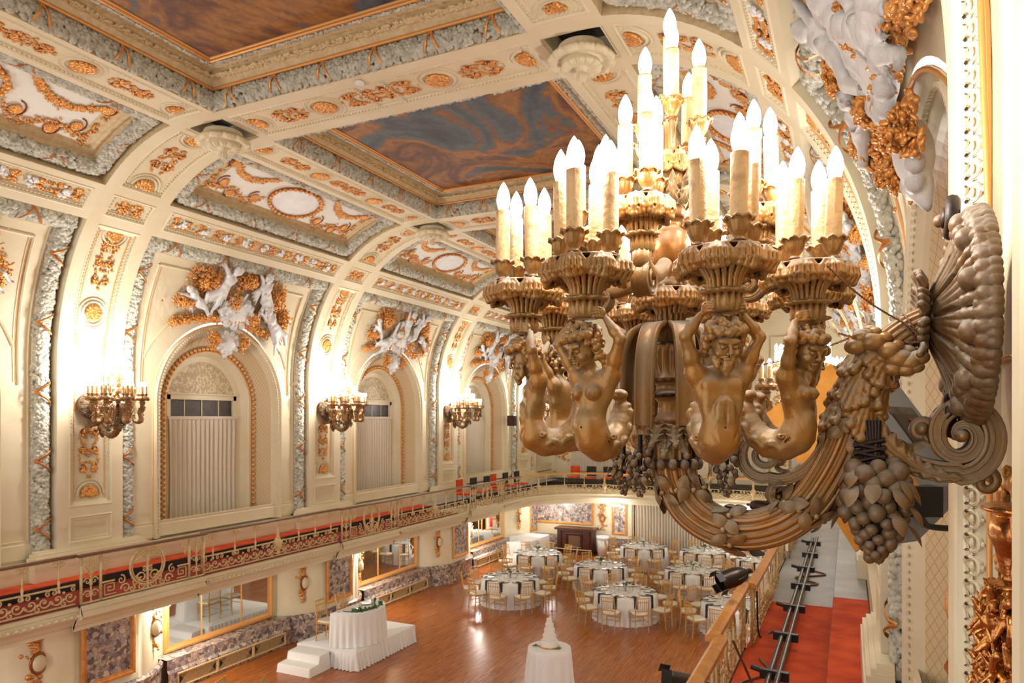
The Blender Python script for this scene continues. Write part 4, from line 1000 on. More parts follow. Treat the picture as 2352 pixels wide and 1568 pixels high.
def scrollband(mb,P,wid,thk,ref=(0,1,0),plain=False):
    """P in xz plane path; flat band of width wid (y) and thickness thk with a raised edge"""
    P=np.asarray(P,float); m=len(P); wid=np.broadcast_to(wid,(m,)); thk=np.broadcast_to(thk,(m,))
    T=np.gradient(P,axis=0); T/=np.linalg.norm(T,axis=1,keepdims=True)+1e-12; B=np.broadcast_to(np.array(ref,float),P.shape); N=np.cross(T,B); N/=np.linalg.norm(N,axis=1,keepdims=True)+1e-12
    q=[(-.94,-1),(-.9,-1),(.9,-1),(.94,-1),(1,-.94),(1,-.90),(1,-.62),(1,-.58),(.90,-.56),(.90,-.52),(.90,-.02),(.90,.02),(1,.06),(1,.10),(1,.32),(1,.36),(.90,.40),(.90,.44),(.90,.60),(1,.64),(1,.68),(1,.92),(.94,1),(.9,1),(.5,1),(.46,.98),(.40,.72),(.36,.70)]
    pr=q+[(-a,b) for a,b in q[::-1][:-2]]
    if plain: pr=[(-.96,-1),(.96,-1),(1,-.9),(1,.9),(.96,1),(.84,1),(.80,.8),(-.80,.8),(-.84,1),(-.96,1),(-1,.9),(-1,-.9)]
    G=np.stack([P+B*(wid*a/2)[:,None]+N*(thk*b/2)[:,None] for a,b in pr],1); mb.grid(G,cv=True)
    for e in (0,-1): mb.add(np.vstack([G[e],P[e:][:1] if e==0 else P[-1:]]),None,[[len(pr),i,(i+1)%len(pr)] for i in range(len(pr))])
def lumpring(mb,c,axis,R,n,size,rng,flat=.8):
    axis=np.array(axis,float); axis/=np.linalg.norm(axis); a=np.cross(axis,[0,1,0.3]); a/=np.linalg.norm(a); b=np.cross(axis,a)
    for i in range(n):
        t=2*PI*i/n; p=np.array(c)+R*(a*math.cos(t)+b*math.sin(t))+rng.normal(0,size*.15,3); sphere(mb,p,size*rng.uniform(.75,1.2),10,7,(1,1,flat))
def dish_mb(R,seed=0,h=.0021):
    """drip pan wrapped in folded acanthus leaves, sculpted"""
    k=R/.112; S=SDF((-R-.018,-R-.018,-.066),(R+.018,R+.018,.042),h); rng=np.random.default_rng(seed)
    S.ell((0,0,.029),(.088*k,.088*k,.0065),.003); S.ell((0,0,.010),(.088*k,.088*k,.017),.004)
    for i in range(40):
        a=2*PI*i/40; b=2*PI*(i+1)/40; S.cone((.086*k*math.cos(a),.086*k*math.sin(a),.001),(.086*k*math.cos(b),.086*k*math.sin(b),.001),.0145,.0145,.004)
    nl=8
    for i in range(nl):
        th=2*PI*i/nl
        for j in range(-3,4):
            P=[]; dr=1-.05*abs(j)
            for q,(r,z) in enumerate(((.074,.028),(.094,.024),(.1115*dr,.011),(.1135*dr,-.007),(.103*dr,-.019-.006*math.cos(j*.9)))):
                a=th+j*(.052,.075,.105,.118,.122)[q]*(1.0 if R>.1 else 1.0); P.append((r*k*math.cos(a),r*k*math.sin(a),z))
            S.chain(P,[.0045,.0055,.0062,.0068,.0075],.0022)
            if j%2==0: S.ell(P[-1],(.0095,.0095,.0085),.002)
        for sg in (-1,1):
            a=th+sg*.30; S.ell((.112*k*math.cos(a),.112*k*math.sin(a),.002),(.004,.004,.006),.002,sub=True)
            a=th+sg*.15; S.ell((.114*k*math.cos(a),.114*k*math.sin(a),-.010),(.0035,.0035,.005),.002,sub=True)
        a=th; S.cone((.090*k*math.cos(a),.090*k*math.sin(a),.030),(.113*k*math.cos(a),.113*k*math.sin(a),.004),.0045,.005,.002)
    for i in range(18):
        a=2*PI*i/18; c,s_=math.cos(a),math.sin(a); S.chain([(.052*k*c,.052*k*s_,-.008),(.042*k*c,.042*k*s_,-.024),(.036*c,.036*s_,-.040),(.033*c,.033*s_,-.062)],[.0075,.0062,.0052,.0052],.0012)
    S.cone((0,0,-.015),(0,0,-.07),.038*k,.030,.003)
    return S.mb()
def cup_mb():
    pr=[(.011,0),(.017,.001),(.018,.005),(.012,.008),(.011,.012),(.014,.016),(.019,.024),(.022,.036),(.0235,.046),(.028,.052),(.031,.050),(.031,.046),(.027,.047),(.023,.050),(.0,.050)]
    def mod(P,t,r,z):
        L=np.abs(np.cos(P*4)); e=np.clip((t-.35)/.3,0,1)*np.clip((.95-t)/.1,0,1)
        return r*(1+e*(.13*L+.05*np.cos(P*24))-.0),z+np.where(t>.62,e*.006*L,0)
    return lathe(MB(),smooth_path(pr,40),48,mod)
def candle_mb(seed=1):
    z=np.linspace(0,.150,26); rng=np.random.default_rng(seed)
    pr=[(.0195,k) for k in z]+[(.017,.1505),(.0,.1505)]
    ph0=rng.uniform(0,6,5); 
    def mod(P,t,r,zz):
        d=0
        for i in range(5):
            q=np.cos(P-ph0[i]); end=.03+.03*i; d=d+.0016*np.exp(-((1-q)/.004))*(zz>end)*(1+.6*np.exp(-((zz-end)/.006)**2))
        return r+np.where(r>.018,d,0),zz
    return lathe(MB(),pr,40,mod)
def bulb_mb():
    return lathe(MB(),smooth_path([(.011,0),(.0135,.004),(.018,.022),(.0185,.036),(.0155,.052),(.0095,.067),(.004,.077),(.0,.082)],20),20)
def leaf_small(mb,T4,L=.035,W=.012):
    u=np.linspace(0,1,7); c=np.array([-1,-.5,0,.5,1]); w=W*np.sin(PI*np.clip(u*.93+.05,0,1))**.8
    G=np.stack([np.stack([w*k, u*L, .004*np.sin(u*PI)+.30*W*(1-k*k)*np.sin(u*PI)*1+.0*u],1) for k in c],1)
    A=np.array(T4); G=G.reshape(-1,3)@A[:3,:3].T+A[:3,3]; mb.grid(G.reshape(7,5,3))
def frame4(o,x,y,z):
    return np.array([[x[0],y[0],z[0],o[0]],[x[1],y[1],z[1],o[1]],[x[2],y[2],z[2],o[2]],[0,0,0,1]])
def norm(v): v=np.array(v,float); return v/(np.linalg.norm(v)+1e-12)
def fruit_cluster(mbs,top,L,W,rng,n=40,graped=False):
    """hanging bunch: broad above, pointed below. mbs=dict fruit/leaf lists of MB to become parts"""
    out=[]
    top=np.array(top,float)
    for i in range(n):
        t=(i+.5)/n; a=i*2.4; w=W*math.sin(PI*min(1,.18+.78*t))**.8*(1-.35*t)
        rr=w*.5*math.sqrt(rng.uniform(.35,1)); p=top+[rr*math.cos(a),rr*math.sin(a)*.8,-L*t]
        s=W*(.135-.06*t)*rng.uniform(.85,1.2); mb=MB()
        sphere(mb,p,s,12,8,(1,1,1.12 if rng.random()<.5 else .95))
        sphere(mb,p+[0,0,-s*.98],s*.18,6,4); out.append(('fruit',mb))
    for i in range(int(n*.42)):
        t=rng.uniform(0,.62); a=rng.uniform(0,6.28); w=W*math.sin(PI*min(1,.2+.75*t))**.8*.55
        d=norm([math.cos(a),math.sin(a),-.5]); nn=norm([math.cos(a),math.sin(a),.6]); d=norm(d-nn*d.dot(nn)); o=top+[w*math.cos(a)*.8,w*math.sin(a)*.65,-L*t]
        mb=MB(); leaf_small(mb,frame4(o,np.cross(d,nn),d,nn),W*.34,W*.11); out.append(('leaf',mb))
    return out
def build_chandelier(label):
    root=thing('wall_chandelier',label,'chandelier',(CX,CY0,CZ),0,'candle chandeliers on the pilasters')
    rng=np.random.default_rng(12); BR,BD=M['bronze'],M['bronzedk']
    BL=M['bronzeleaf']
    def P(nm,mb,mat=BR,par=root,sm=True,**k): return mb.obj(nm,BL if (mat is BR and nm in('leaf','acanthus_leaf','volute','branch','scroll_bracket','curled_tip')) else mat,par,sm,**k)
    # ---- shell back plate on the pilaster face (x=+.7515)
    S=SDF((-.145,-.285,-.285),(.006,.285,.285),.0032); S.ell((0,0,0),(.060,.232,.232),.004)
    for i in range(12):
        th=2*PI*(i+.5)/12
        for j in (-1.5,-.5,.5,1.5):
            Pq=[]
            for q_,(r,x) in enumerate(((.040,.112),(.085,.092),(.135,.070),(.180,.056),(.214,.046),(.240,.026))):
                a=th+j*(.17,.13,.118,.118,.122,.120)[q_]; Pq.append((-x*(1-.05*abs(j)*(q_>2)),r*math.cos(a),r*math.sin(a)))
            S.chain(Pq,[.008,.010,.0115,.0135,.0155,.0165],.002)
            S.ell(Pq[-1],(.022,.022,.022),.002)
            if abs(j)>1: S.ell(Pq[3],(.016,.018,.018),.003)
        for j in (-1.25,1.25):
            a=th+j*.2; S.ell((-.088,.188*math.cos(a),.188*math.sin(a)),(.016,.006,.006),.003,sub=True); S.cone((-.106,.07*math.cos(a),.07*math.sin(a)),(-.074,.15*math.cos(a),.15*math.sin(a)),.005,.008,.003,sub=True)
    for i in range(9):
        th=2*PI*i/9; 
        for j in (-1,0,1):
            Pq=[(-x,r*math.cos(th+j*w_),r*math.sin(th+j*w_)) for r,x,w_ in ((.045,.126,.2),(.075,.122,.22),(.10,.124,.20),(.118,.134,.15))]; S.chain(Pq,[.008,.009,.010,.009],.002)
    for i in range(24):
        a=2*PI*i/24; c_,s_=math.cos(a),math.sin(a)
        for j in (-1,0,1):
            b=a+j*.075; S.cone((-.036,.236*math.cos(b),.236*math.sin(b)),(-.010,.250*math.cos(b),.250*math.sin(b)),.013,.017,.002)
        if i%2: S.ell((-.052,.222*c_,.222*s_),(.022,.026,.026),.003)
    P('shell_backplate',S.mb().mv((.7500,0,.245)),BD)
    for zc,s in ((.485,1),(.012,-1)):
        mb=MB(); t=np.linspace(0,1,40); a=s*PI/2+ t*3.3*PI; r=.040*(1-t)**.8+.004
        pp=np.stack([.69-.02*t+0*t,-.0+r*np.cos(a),zc+s*.0+r*np.sin(a)],1); tube(mb,pp,np.linspace(.018,.008,40),10)
        sphere(mb,(.665,0,zc),.016,10,8); 
        for k in range(5): sphere(mb,(.70,-.09+.045*k,zc-s*.035+.01*abs(k-2)*-s),.022,10,7)
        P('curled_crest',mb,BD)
    # ---- main fluted arm
    px=[(1547,1060,.064),(1556,1105,.061),(1586,1165,.058),(1645,1206,.057),(1722,1217,.056),(1795,1199,.056),(1855,1155,.056),(1897,1098,.055),(1930,1035,.054),(1956,965,.052),(1978,900,.048),(2002,846,.044),(2040,795,.042),(2090,758,.042),(2140,737,.042),(2168,729,.042)]
    K=np.array([[*lp(u,v),r] for u,v,r in px]); K=smooth_path(K,150); AP,AR=K[:,:3],K[:,3]
    P('main_arm',tube(MB(),AP,AR,168,True,.15,15,ref=(0,1,0)))
    T,N,B=frames(AP)
    def on_arm(f,ang,off=0):
        i=min(len(AP)-1,max(0,f*(len(AP)-1))); j=int(i); t=T[j]; y=np.array([0,1.,0]); y=norm(y-t*y.dot(t)); b=np.cross(t,y); nrm=y*math.cos(ang)+b*math.sin(ang); return AP[j]+nrm*(AR[j]+off),nrm,t
    # flange ring + collar at shell
    mb=MB(); tube(mb,np.array([lp(1545,1070),lp(1545,1054)]),[.070,.076],48); c=lp(1545,1054)
    for i in range(14):
        a=2*PI*i/14; sphere(mb,c+[.072*math.cos(a),.072*math.sin(a),-.012],.014,8,6,(1,1,1.2))
    P('collar',mb,BD)
    mb=MB(); c=lp(2176,727); lumpring(mb,c,(1,0,.1),.046,12,.017,rng); tube(mb,np.array([c+[-.012,0,0],c+[.02,0,0]]),[.048,.05],32); lumpring(mb,c+[.026,0,0],(1,0,0),.05,14,.012,rng); P('collar',mb,BD)
    # leaf wreaths on the arm
    for f in (.10,.245,.385,.56):
        for k in range(9):
            ang=2*PI*k/9; 
            for sg in (-1,1):
                ff=f+.006*sg+.018*math.sin(ang*1.0+f*9); q,nn,t=on_arm(ff,ang+.18*sg,.003); y=norm(np.cross(nn,t)*(.75*sg)+t*sg*.9*(1 if k%2 else -1)*1.0)
                d=norm(y-nn*y.dot(nn)); x=np.cross(d,nn); mb=MB(); leaf_small(mb,frame4(q,x,d,nn),.052,.017); P('leaf',mb)
            q,nn,t=on_arm(f+.018*math.sin(ang+f*9),ang+.3,.004); mb=MB(); sphere(mb,q,.0085,10,7); P('berry',mb)
    # acanthus wrapping the rising stem (sculpted)
    mn=AP[int(.56*149):int(.80*149)]; S=SDF(mn.min(0)-.085,mn.max(0)+.085,.0026)
    for row,(f0,f1,nn_,o) in enumerate(((.665,.575,4,.0),(.740,.630,4,.5),(.795,.700,4,.0))):
        for k in range(nn_):
            ang=2*PI*(k+o)/nn_+.5
            for j in range(-3,4):
                Pq=[]
                for q_ in np.linspace(0,1,6):
                    wdt=(.07+.115*min(1,q_*1.5))*1.35; f=f0+(f1-f0)*q_*(1-.045*j*j); q2,n2,t2=on_arm(f,ang+j*wdt,.002+.010*q_**2+.004*row-.0012*abs(j)); Pq.append(q2)
                S.chain(Pq,[.0055,.007,.0082,.0095,.0102,.0100],.0028)
                if j%2==0: S.ell(np.array(Pq[-1])+n2*.002,(.0135,.0135,.0120),.005)
            for j in (-1,1):
                q2,n2,t2=on_arm(f0+(f1-f0)*.62,ang+j*.38,.016+.004*row); S.ell(q2,(.005,.005,.009),.002,sub=True)
    P('acanthus_sheath',S.mb())
    # knotted wreath of fruit at the elbow
    i=int(.79*149); 
    for rr,sz,nn_,dx in ((.060,.024,11,0),(.052,.020,11,.022),(.050,.018,10,-.022)):
        t=T[i]; c=AP[i]+t*dx; a=norm(np.cross(t,[0,1,0])); 
        for k in range(nn_):
            an=2*PI*k/nn_+dx*20; q=c+(a*math.cos(an)*1.12+np.array([0,1,0])*math.sin(an))*rr; mb=MB(); s=sz*rng.uniform(.8,1.2); sphere(mb,q,s,12,9,(1,1,.85)); P('fruit',mb)
    # extra lobes trailing to lower right of the elbow wreath
    for (u,v,s) in ((2062,828,.028),(2085,835,.026),(2105,825,.022),(1965,800,.024),(1975,780,.018),(2000,790,.026),(2048,850,.020),(2078,852,.02),(2098,846,.018)):
        mb=MB(); sphere(mb,lp(u,v)+[0,-.055,0],s,14,10,(1.15,1,.85)); P('fruit',mb)
    # ---- right volute
    pts=[(1985,925),(2005,975),(2040,1025),(2090,1062),(2150,1080),(2205,1083)]
    c=np.array([2205,1000.]); n=60; t=np.linspace(0,1,n); a=PI/2-t*2*PI*1.9; r=83*(1-t)**.95+6
    sp=[(c[0]+rr*math.cos(aa)*.96,c[1]+rr*math.sin(aa)) for rr,aa in zip(r,a)]
    L=smooth_path([lp(u,v) for u,v in pts],24); L=np.vstack([L[:-1],[lp(u,v) for u,v in sp]]); nL=len(L)
    mb=MB(); scrollband(mb,L,np.interp(np.arange(nL),[0,20,60,nL],[.075,.085,.08,.05]),np.interp(np.arange(nL),[0,22,50,nL],[.052,.050,.036,.013])); P('volute',mb)
    mb=MB(); sphere(mb,lp(2205,1000)+[0,-.02,0],.016,12,8,(1,2.2,1)); P('volute_eye',mb)
    for (uv,W) in ((((2010,985),(2045,1030),(2090,1065),(2140,1080)),.034),(((2070,1045),(2110,1072),(2160,1090),(2210,1096)),.024),):
        for yo in (-.045,.045):
            mb=MB(); acanthus(mb,[lp(*q)+[0,yo,0] for q in uv],(0,np.sign(yo),0),W,5,.4); P('acanthus_leaf',mb)
    mb=MB(); acanthus(mb,[lp(2020,985),lp(2060,1020),lp(2100,1030),lp(2125,1010),lp(2115,985)],[(.5,0,.8),(.4,0,.9),(.0,0,1),(-.8,0,.5),(-1,0,0)],.045,4,.4); P('acanthus_leaf',mb)
    mb=MB(); t=np.linspace(0,1,30); a=-.6-t*1.35*2*PI; r=20*(1-t)+4; tube(mb,np.array([lp(2117+rr*math.cos(x),988+rr*math.sin(x)) for rr,x in zip(r,a)]),.012,10); sphere(mb,lp(2117,985),.017,12,9,(1,2,1)); P('curled_tip',mb)
    mb=MB(); t=np.linspace(0,1,30); a=-PI/2+t*1.3*2*PI; r=24*(1-t)+4; tube(mb,np.array([lp(2265+rr*math.cos(x),1105+rr*math.sin(x)) for rr,x in zip(r,a)]),.011,10); sphere(mb,lp(2252,1080),.015,10,8); sphere(mb,lp(2238,1085),.013,10,8); P('curled_tip',mb)
    # ---- left small volute + drop leaf
    pts=[(1893,1030),(1868,1062),(1835,1088),(1795,1100),(1758,1094)]
    c=np.array([1755,1040.]); n=50; t=np.linspace(0,1,n); a=PI/2+t*2*PI*1.75; r=54*(1-t)**.95+4
    L=smooth_path([lp(u,v) for u,v in pts],20); L=np.vstack([L[:-1],[lp(c[0]+rr*math.cos(aa),c[1]+rr*math.sin(aa)) for rr,aa in zip(r,a)]]); nL=len(L)
    mb=MB(); scrollband(mb,L,np.interp(np.arange(nL),[0,nL],[.055,.045]),np.interp(np.arange(nL),[0,20,nL],[.036,.026,.009])); P('volute',mb)
    mb=MB(); sphere(mb,lp(1755,1040),.012,10,8,(1,2,1)); P('volute_eye',mb)
    mb=MB(); acanthus(mb,[lp(1850,1065),lp(1810,1085),lp(1785,1075),lp(1778,1050)],[(-.2,0,1),(0,0,1),(1,0,.4),(1,0,0)],.030,4,.4); sphere(mb,lp(1792,1058),.014,10,8,(1,1.8,1)); P('acanthus_leaf',mb)
    for yo in (-.02,.0,.02):
        mb=MB(); acanthus(mb,[lp(1790,1100)+[0,yo,0],lp(1775,1125)+[0,yo,0],lp(1778,1150)+[0,yo*1.3,0],lp(1800,1160)+[0,yo*1.5,0]],[(-.9,-.6,0)]*4,.028,3,.5); sphere(mb,lp(1797,1157)+[0,yo*1.4,0],.014,10,8,(1.1,1,.9)); P('acanthus_leaf',mb)
    # ---- hanging bunches
    def bunch(top,L,W,n,sd):
        b=link('fruit_bunch',None,root); r2=np.random.default_rng(sd)
        for nm,m in fruit_cluster(None,top,L,W,r2,n): m.obj(nm,BL if nm=='leaf' else BD,b,True)
        m=MB(); tube(m,np.array([np.array(top)+[0,0,.05],np.array(top)+[0,0,-L*.5]]),.007,8); m.obj('stalk',BD,b)
    bunch(lp(2010,1062)+[0,-.06,0],.235,.175,74,2)
    for (u,v,dy,sd) in ((1432,1040,.06,3),(1470,1038,-.06,5),(1668,1035,-.03,4),(1580,1040,.13,7)): bunch(lp(u,v,2.03+dy),.125,.080,30,sd)
    mb=MB()
    for k in range(5):
        q=lp(1995,1015+k*9)+[0,-.062,0]; seg(mb,q+[-.035,0,.008*(k%2*2-1)],q+[.035,0,-.008*(k%2*2-1)],.007,8)
    for k in range(7): x0=lp(1995,965)+[0,-.055,0]; seg(mb,x0+[-.022+.0073*k,0,0],lp(2003,1065)+[-.012+.004*k,-.06,0],.006,8)
    P('ribbon_tie',mb)
    # ---- central column
    cp=[(.060,-.135),(.058,-.09),(.062,-.06),(.066,-.045),(.060,-.035),(.044,-.030),(.046,-.015),(.050,-.010),(.046,-.002),(.036,.01),(.034,.045),(.044,.055),(.062,.060),(.064,.068),(.050,.074),(.040,.080),(.040,.095),(.055,.102),(.058,.112),(.050,.118),(.058,.150),(.060,.185),(.058,.200),(.064,.207),(.062,.214),(.02,.210),(.018,.225),(.024,.240),(.034,.262),(.042,.285),(.040,.296)]
    def cm_(Pp,t,r,z):
        f=np.where((z<-.04)|((z>.12)&(z<.20))|(z>.222),.055*np.cos(Pp*16),0); return r*(1+f),z
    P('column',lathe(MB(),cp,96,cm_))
    for row,(z0,z1,nn_) in enumerate(((-.035,-.105,8),(-.02,-.075,8))):
        for k in range(nn_):
            a=2*PI*(k+.5*row)/nn_; c_,s_=math.cos(a),math.sin(a); pts=[((.052+.03*q*q+.006*row)*c_,(.052+.03*q*q+.006*row)*s_,z0+(z1-z0)*q) for q in np.linspace(0,1,5)]
            mb=MB(); acanthus(mb,pts,[(c_,s_,.1)]*5,.028,4,.45); sphere(mb,pts[-1],.010,8,6); P('acanthus_leaf',mb)
    P('center_dish',dish_mb(.108,1).mv((0,0,.335)))
    sp2=[(.03,.365),(.035,.38),(.022,.40),(.03,.415),(.050,.435),(.058,.47),(.056,.50),(.044,.53),(.026,.545),(.024,.56),(.040,.57),(.042,.60),(.028,.61),(.022,.64),(.030,.66),(.034,.70),(.024,.72),(.018,.76),(.016,.83),(.022,.85),(.010,.87)]
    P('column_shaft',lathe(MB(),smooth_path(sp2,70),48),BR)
    for k in range(10):
        a=2*PI*k/10; mb=MB(); acanthus(mb,[(r*math.cos(a),r*math.sin(a),z) for r,z in ((.05,.60),(.062,.63),(.060,.66),(.072,.69))],[(math.cos(a),math.sin(a),.2)]*4,.018,3,.4); P('acanthus_leaf',mb)
    # shared meshes
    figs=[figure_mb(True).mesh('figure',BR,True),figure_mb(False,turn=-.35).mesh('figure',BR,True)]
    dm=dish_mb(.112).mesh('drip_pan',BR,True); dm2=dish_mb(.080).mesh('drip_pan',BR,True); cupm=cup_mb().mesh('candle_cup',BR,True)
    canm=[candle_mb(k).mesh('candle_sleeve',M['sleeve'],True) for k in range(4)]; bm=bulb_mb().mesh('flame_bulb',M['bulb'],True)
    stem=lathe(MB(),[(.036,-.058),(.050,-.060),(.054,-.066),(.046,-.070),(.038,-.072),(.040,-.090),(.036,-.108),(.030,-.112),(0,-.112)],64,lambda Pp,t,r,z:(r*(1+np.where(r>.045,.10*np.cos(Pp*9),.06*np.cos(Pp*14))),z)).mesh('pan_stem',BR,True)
    strap=MB(); scrollband(strap,smooth_path([(.020,0,.185),(.024,0,.225),(.062,0,.262),(.110,0,.246),(.136,0,.185),(.143,0,.10),(.144,0,.03),(.146,0,-.02)],50),.055,.017,plain=True)
    for yo in (-.022,.022):
        for k in range(7): sphere(strap,(.143,yo,.075-.016*k),.0075,8,6)
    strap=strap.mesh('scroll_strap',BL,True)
    ci=[0]
    def candle(x,y,z,sc=1.0,cup=True):
        if cup: link('candle_cup',cupm,root,(x,y,z))
        c=link('candle_sleeve',canm[ci[0]%4],root,(x,y,z+.046)); c.rotation_euler=(rng.normal(0,.012),rng.normal(0,.012),rng.uniform(0,6)); c.scale=(1,1,sc)
        b=link('flame_bulb',bm,c,(0,0,.150)); b.scale=(1,1,1/sc); ci[0]+=1
    arms=[(183,.42,0),(229,.42,1),(274,.42,0),(318,.385,1),(3,.41,0),(48,.42,1),(93,.42,0),(139,.42,1)]
    for i,(ph,r,ty) in enumerate(arms):
        wa=math.radians(ph)+YAW; c_,s_=math.cos(wa),math.sin(wa); x,y=r*c_,r*s_
        f=link('figure',figs[ty],root,(x,y,0),wa-PI/2)
        link('drip_pan',dm,root,(x,y,.352),wa*3); link('pan_stem',stem,root,(x,y,.352))
        s=link('scroll_strap',strap,root,(0,0,0),wa); s.scale=((r-.16)/.26,1,1)
        th0=math.radians({2:12,1:60,3:40,0:20}.get(i,30))+YAW
        for k in range(4): candle(x+.064*math.cos(th0+k*PI/2),y+.064*math.sin(th0+k*PI/2),.384)
    for i,ph in enumerate((240,330,60,150)):
        wa=math.radians(ph)+YAW; c_,s_=math.cos(wa),math.sin(wa); r=.235; x,y=r*c_,r*s_
        link('drip_pan',dm2,root,(x,y,.535)); link('pan_stem',stem,root,(x,y,.537)).scale=(.8,.8,1)
        mb=MB(); L=smooth_path([(.05*c_,.05*s_,.43),(.10*c_,.10*s_,.40),(.17*c_,.17*s_,.38),(x*1.02,y*1.02,.40),(x,y,.435)],30); tube(mb,L,np.linspace(.022,.026,30),12); P('branch',mb)
        mb=MB(); t=np.linspace(0,1,36); a=PI/2-t*1.7*2*PI; rr=.045*(1-t)**.9+.006; q=np.stack([(.215+rr*np.cos(a))*c_,(.215+rr*np.cos(a))*s_,.36+rr*np.sin(a)],1); scrollband(mb,q,.045,.012,(-s_,c_,0)); sphere(mb,(.215*c_,.215*s_,.36),.014,8,6); P('scroll_bracket',mb)
        for k in range(3): candle(x+.046*math.cos(wa+.6+k*2.094),y+.046*math.sin(wa+.6+k*2.094),.566)
    for ph,r,z in ((300,.115,.755),(215,.105,.755),(140,.085,.75),(45,.095,.75),(262,.055,.83)):
        wa=math.radians(ph)+YAW; x,y=r*math.cos(wa),r*math.sin(wa); candle(x,y,z)
        mb=MB(); tube(mb,smooth_path([(0,0,z-.09),(x*.5,y*.5,z-.10),(x*.95,y*.95,z-.06),(x,y,z+.003)],14),.009,8); P('branch',mb)
    o=link('drip_pan',dm2,root,(0,0,.722)); o.scale=(.78,.78,1)
    candle(0,0,.865,1.2)
    # twisted wires
    def wire(a,b,sag=.01):
        t=np.linspace(0,1,60)[:,None]; a,b=np.array(a),np.array(b); c=a+(b-a)*t+np.array([0,0,-1])*sag*np.sin(t*PI)
        mb=MB(); 
        for o in (0,PI): w=np.stack([0*t[:,0],.0022*np.cos(t[:,0]*90+o),.0022*np.sin(t[:,0]*90+o)],1); tube(mb,c+w,.0013,5)
        P('wire',mb,M['brownrail'])
    wire(lp(1905,652)+[0,-.25,0]*1,lp(2050,733)+[0,-.04,0]); wire(lp(2050,733)+[0,-.04,0],lp(2118,790)+[0,-.05,0],-.008); wire(lp(1925,765),lp(2110,790)+[0,-.05,0]); wire(lp(1715,850)+[0,-.1,0],lp(1950,782)+[0,-.06,0])
    mb=MB()
    for k in range(2): a=np.linspace(0,2*PI,30); j=int((.865+.01*k)*149); y=np.array([0,1.,0]); b=np.cross(T[j],y); tube(mb,AP[j]+np.outer(np.cos(a),y)*(AR[j]+.003)+np.outer(np.sin(a),b)*(AR[j]+.003),.002,5,caps=False)
    P('wire',mb,M['brownrail'])
    return root
MB.mv=lambda s,d: (s.__setattr__('v',[v+np.array(d) for v in s.v]),s)[1]
def lamp(loc,e,r,par=None):
    l=bpy.data.lights.new('candle_light','POINT'); l.energy=e; l.shadow_soft_size=r; l.color=(1.0,.955,.90); o=bpy.data.objects.new('candle_light',l); COL.objects.link(o); o.location=loc; return o
NEAR=build_chandelier('large near candle chandelier with bronze caryatid figures on the right-hand pilaster')
ordc=['near','second','third','fourth','fifth']
for side in (-1,1):
    for i in range(5):
        if side==1 and i==0: o=NEAR
        else:
            o=copy_tree(NEAR,None,('wire','berry'))
            o.location=(side*CX,Y0+PER*i,CZ); o.rotation_euler=(0,0,PI if side<0 else 0)
            o['label']={(-1,1):'bronze candle chandelier on the left wall, largest one seen there, beside the big curtained arch',(-1,2):'bronze candle chandelier on the left wall, middle-sized one seen there',(-1,3):'small bronze candle chandelier on the left wall, left of the black box speaker',
              (-1,4):'tiny bronze candle chandelier on the left wall at the far corner',(-1,0):'bronze candle chandelier on the left wall opposite the camera, outside the photo',(1,1):'bronze candle chandelier on the right wall glimpsed behind the turned female figure'}.get((side,i),'bronze candle chandelier on the right wall, %s from the camera'%ordc[i])
        if side==1 and i==0:
            for ph,r,ty in [(183,.42,0),(229,.42,1),(274,.42,0),(318,.385,1),(3,.41,0),(48,.42,1),(93,.42,0),(139,.42,1)]:
                wa=math.radians(ph)+YAW; lamp((CX+r*math.cos(wa),CY0+r*math.sin(wa),CZ+.645),NE*.055,.02)
            for ph in (240,330,60,150):
                wa=math.radians(ph)+YAW; lamp((CX+.235*math.cos(wa),CY0+.235*math.sin(wa),CZ+.80),NE*.06,.015)
            lamp((CX,CY0,CZ+.99),NE*.12,.02)
        else:
            lamp((side*5.74,Y0+PER*i,CZ+.95),FE*.5,.12)
            for dx,dy in ((-.3,0),(.25,.25),(.25,-.25)): lamp((side*5.74+side*dx,Y0+PER*i+dy,CZ+.66),FE*.17,.05)
